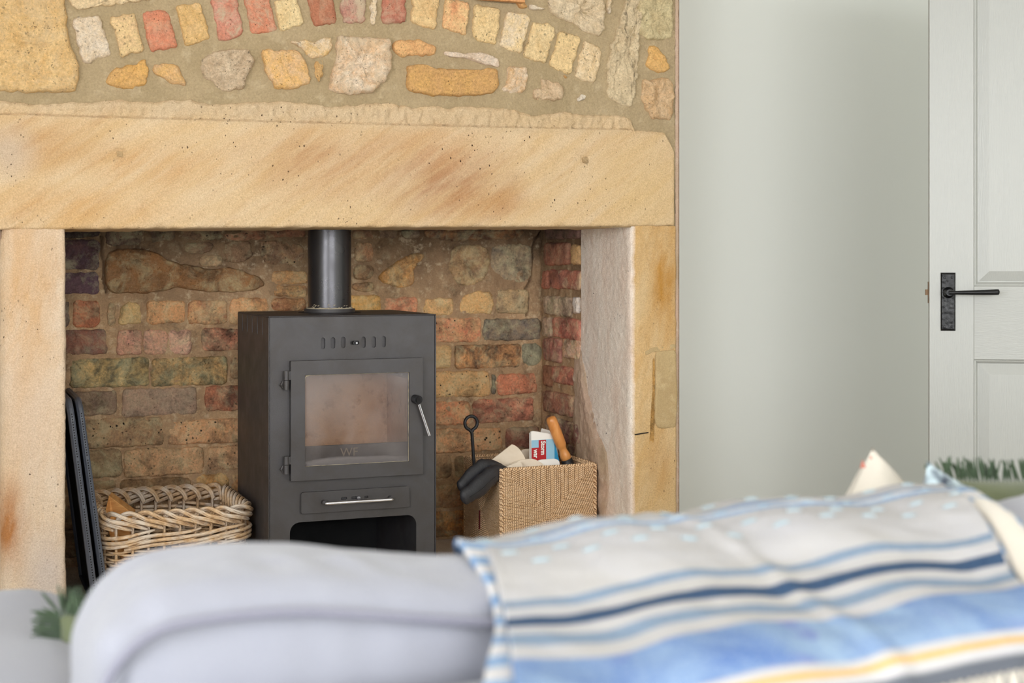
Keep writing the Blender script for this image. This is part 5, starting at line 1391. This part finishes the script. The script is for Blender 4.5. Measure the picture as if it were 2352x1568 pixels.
def sheet_attr(name, fn, us, nu, nv, sfun, mat='throw', parent=None):
    m = MB(); bands = []
    def f(a, b): 
        s_ = sfun(b); u = us(a, s_); bands.append((u, s_, 0)); return fn(u, s_)
    m.sheet(nu, nv, f)
    o = m.obj(name, mat, parent, smooth=True, solid=0)
    at = o.data.attributes.new('band', 'FLOAT_VECTOR', 'POINT'); fl_ = []
    for t in bands: fl_ += list(t)
    at.data.foreach_set('vector', fl_)
    md = o.modifiers.new('s', 'SOLIDIFY'); md.thickness = .006; md.offset = 0
    return o
sheet_attr('cloth', lambda u, s_: throw_pt(u, s_, .012), lambda a, s_: edge_l(s_)+(edge_r(s_)-edge_l(s_))*a, 200, 220, lambda b: S_BEG+(S_END-S_BEG)*b, parent=thr)
# under layer of the fold, showing its blue border along the far edge and down the left edge
def m_under():
    s = NT('throw_border'); v = s.pos(); o = s.sep(s.attr('band', 'GEOMETRY').outputs['Vector'])
    c = s.mix(s.step(s.noise(v, 300, 2), .35, .65), C4((94, 126, 168)), C4((146, 168, 190)))
    w1 = s.step(s.math('SINE', s.math('MULTIPLY', o[1], 150)), -.2, .2)
    c = s.mix(w1, c, C4((188, 187, 187)))
    c2 = s.mix(s.step(s.noise(v, 300, 2), .35, .65), C4((82, 112, 158)), C4((134, 160, 188)))
    f = s.step(o[1], .30, .305); c = s.mix(f, c2, c)
    return s.fin(c, .95, s.bump(s.noise(v, 500, 2), .4, .002), spec=.15)
MT['throw_under'] = m_under()
sheet_attr('folded_layer', lambda u, s_: throw_pt(u, s_, .004+.010*math.exp(-((s_-.30)/.05)**2)), lambda a, s_: edge_l(s_)-.016+.010*math.sin(s_*17)+(edge_r(s_)-edge_l(s_)+.05)*a, 160, 150, lambda b: .06+(S_END-.10)*b, 'throw_under', thr)
# pale tufts woven in rows on the cream part
tf = MB(); s_r = [row_of(y)[1] for y in (1232, 1254, 1276, 1300)]
MT['tuft'] = m_cloth('pale_blue_tufts', (150, 165, 172), (144, 162, 170), .3, 500)
for r_, s0 in enumerate(s_r):
    for c_ in range(12):
        u = TXA+.03+c_*.052+(.018 if r_ in (0, 3) else 0)+random.uniform(-.002, .002)
        if u > edge_r(s0)-.01: continue
        P = [throw_pt(u+dx_, s0+random.uniform(-.001, .001), .0160) for dx_ in (-.0085, -.003, .003, .0085)]
        tf.tube(P, [.0010, .0022, .0022, .0010], 6)
stuff(tf.obj('tufts', 'tuft', thr, smooth=True))
# fringe at the hem
fg = MB()
for k in range(60):
    u = edge_l(S_END)+(edge_r(S_END)-edge_l(S_END))*(k+.5)/60; p = throw_pt(u, S_END, .012)
    fg.tube([p, p+Vector((random.uniform(-.004, .004), -.004, -.02)), p+Vector((random.uniform(-.008, .008), -.004, -.055))], [.002, .0028, .0012], 6)
stuff(fg.obj('fringe', 'linen', thr, smooth=True))
# hanging strip of the fold at the right edge
cs = MB()
P = [throw_pt(edge_r(s_)+.012+.014*math.sin((s_-.32)*9), s_, .006) for s_ in [.36+.04*k for k in range(10)]]
cs.tube(P, [(.016, .004)]*len(P), 8, flat=(0, 0, 1)); cs.obj('selvedge', 'linen', thr, smooth=True)

# ------------------------------------------------------------------ scatter cushions
def pillow(name, mat, c, w_, h_, t_, rz, rx, ry, label, fringe=None, back=None, cat='cushion', dog=.16):
    root = thing(name, label, cat, c)
    M = Matrix.Translation(Vector(c)) @ Matrix.Rotation(rz, 4, 'Z') @ Matrix.Rotation(rx, 4, 'X') @ Matrix.Rotation(ry, 4, 'Y')
    N_ = 30
    def P(a, b, sd):
        x, z = 2*a-1, 2*b-1; k = 1-dog*.5*(1-abs(x)**2)*abs(z)**3; k2 = 1-dog*.5*(1-abs(z)**2)*abs(x)**3
        th = ((1-x*x)*(1-z*z))**.42*t_*sd*(1+.10*fr((x, z, sd+c[0]), 2, 2))
        return M @ Vector((x*w_/2*k2, th-.0*sd, z*h_/2*k))
    m = MB().sheet(N_, N_, lambda a, b: P(a, b, -1)); m.obj('front', mat, root, smooth=True)
    m = MB().sheet(N_, N_, lambda a, b: P(a, b, 1)); m.obj('back', back or mat, root, smooth=True)
    if fringe:
        f = MB()
        edge = [(i/60, 1.0) for i in range(61)]+[(i/60, 0.0) for i in range(61)]+[(0.0, i/60) for i in range(61)]+[(1.0, i/60) for i in range(61)]
        for (a, b) in edge:
            for q in range(3):
                p = P(a, b, 1); cc = M @ Vector((0, 0, 0)); d = (p-cc).normalized()
                d = (M.to_3x3() @ Vector((((a-.5)*2 if a in (0, 1) else random.uniform(-.35, .35)), random.uniform(-.35, .35), ((b-.5)*2 if b in (0, 1) else random.uniform(-.35, .35))))).normalized()
                L_ = random.uniform(.022, .034); f.tube([p, p+d*L_*.5, p+d*L_], [.0016, .0022, .0010], 4)
        stuff(f.obj('fringe', fringe, root))
    return root
# far side of the sofa, leaning on the back cushions
tip = PY(2040, 1040, 1.60)
pillow('cream_cushion', 'linen', tuple(tip+Vector((.0, .0, -.158))), .235, .235, .05, math.radians(10), math.radians(-10), math.radians(45), 'cream linen scatter cushion standing on its corner beyond the striped throw')
lf = D.objects[[o.name for o in D.objects if o.name.startswith('cream_cushion')][0]]
for (a_, b_) in (((1981, 1066), 8), ((2000, 1050), 4)):
    q = PY(a_[0], a_[1], 1.592); MB().add([q+Vector((-.0005*b_, 0, -.0006*b_)), q+Vector((.0007*b_, 0, -.0006*b_)), q+Vector((0, 0, .0008*b_))], [(0, 1, 2)]).obj('printed_motif', 'redprint', lf)
gt = PY(2385, 1108, 1.52)
pillow('green_cushion', 'green', tuple(gt+Vector((.095, .02, -.15))), .44, .32, .06, math.radians(4), math.radians(-14), 0, 'sage green velvet cushion with a fringed edge at the right end of the sofa', fringe='fringe')
bt_ = PY(2250, 1102, 1.475)
pillow('patterned_cushion', 'blueprint', tuple(bt_+Vector((.02, .02, -.165))), .26, .30, .05, math.radians(8), math.radians(-12), math.radians(24), 'blue and white patterned cushion tucked behind the green fringed cushion')
gl_ = PY(122, 1462, 1.62)
pillow('fringed_cushion', 'green', tuple(gl_+Vector((.120, .02, -.085))), .25, .17, .045, math.radians(-12), math.radians(-10), math.radians(6), 'small green fringed cushion beside the left sofa arm', fringe='fringe', back='palegreen')

# wooden plaque above, its lower edge just in view
pl_ = PY(1150, 2.5, 3.77)
x0, x1 = PY(1097, 2, 3.77).x, PY(1204, 2, 3.77).x
pq = thing('wooden_plaque', 'pale oak plaque on the stone chimney breast, only its lower edge showing', 'plaque', ((x0+x1)/2, 3.78, pl_.z))
fr_ = MB(); zt = pl_.z+.10; fr_.box((x0, 3.762, pl_.z), (x1, 3.782, pl_.z+.012)); fr_.box((x0, 3.762, zt-.012), (x1, 3.782, zt)); fr_.box((x0, 3.762, pl_.z+.012), (x0+.012, 3.782, zt-.012)); fr_.box((x1-.012, 3.762, pl_.z+.012), (x1, 3.782, zt-.012))
fr_.obj('frame', 'tan', pq, bevel=.0015); MB().box((x0+.011, 3.772, pl_.z+.011), (x1-.011, 3.786, zt-.011)).obj('board', 'tan', pq)
settle()
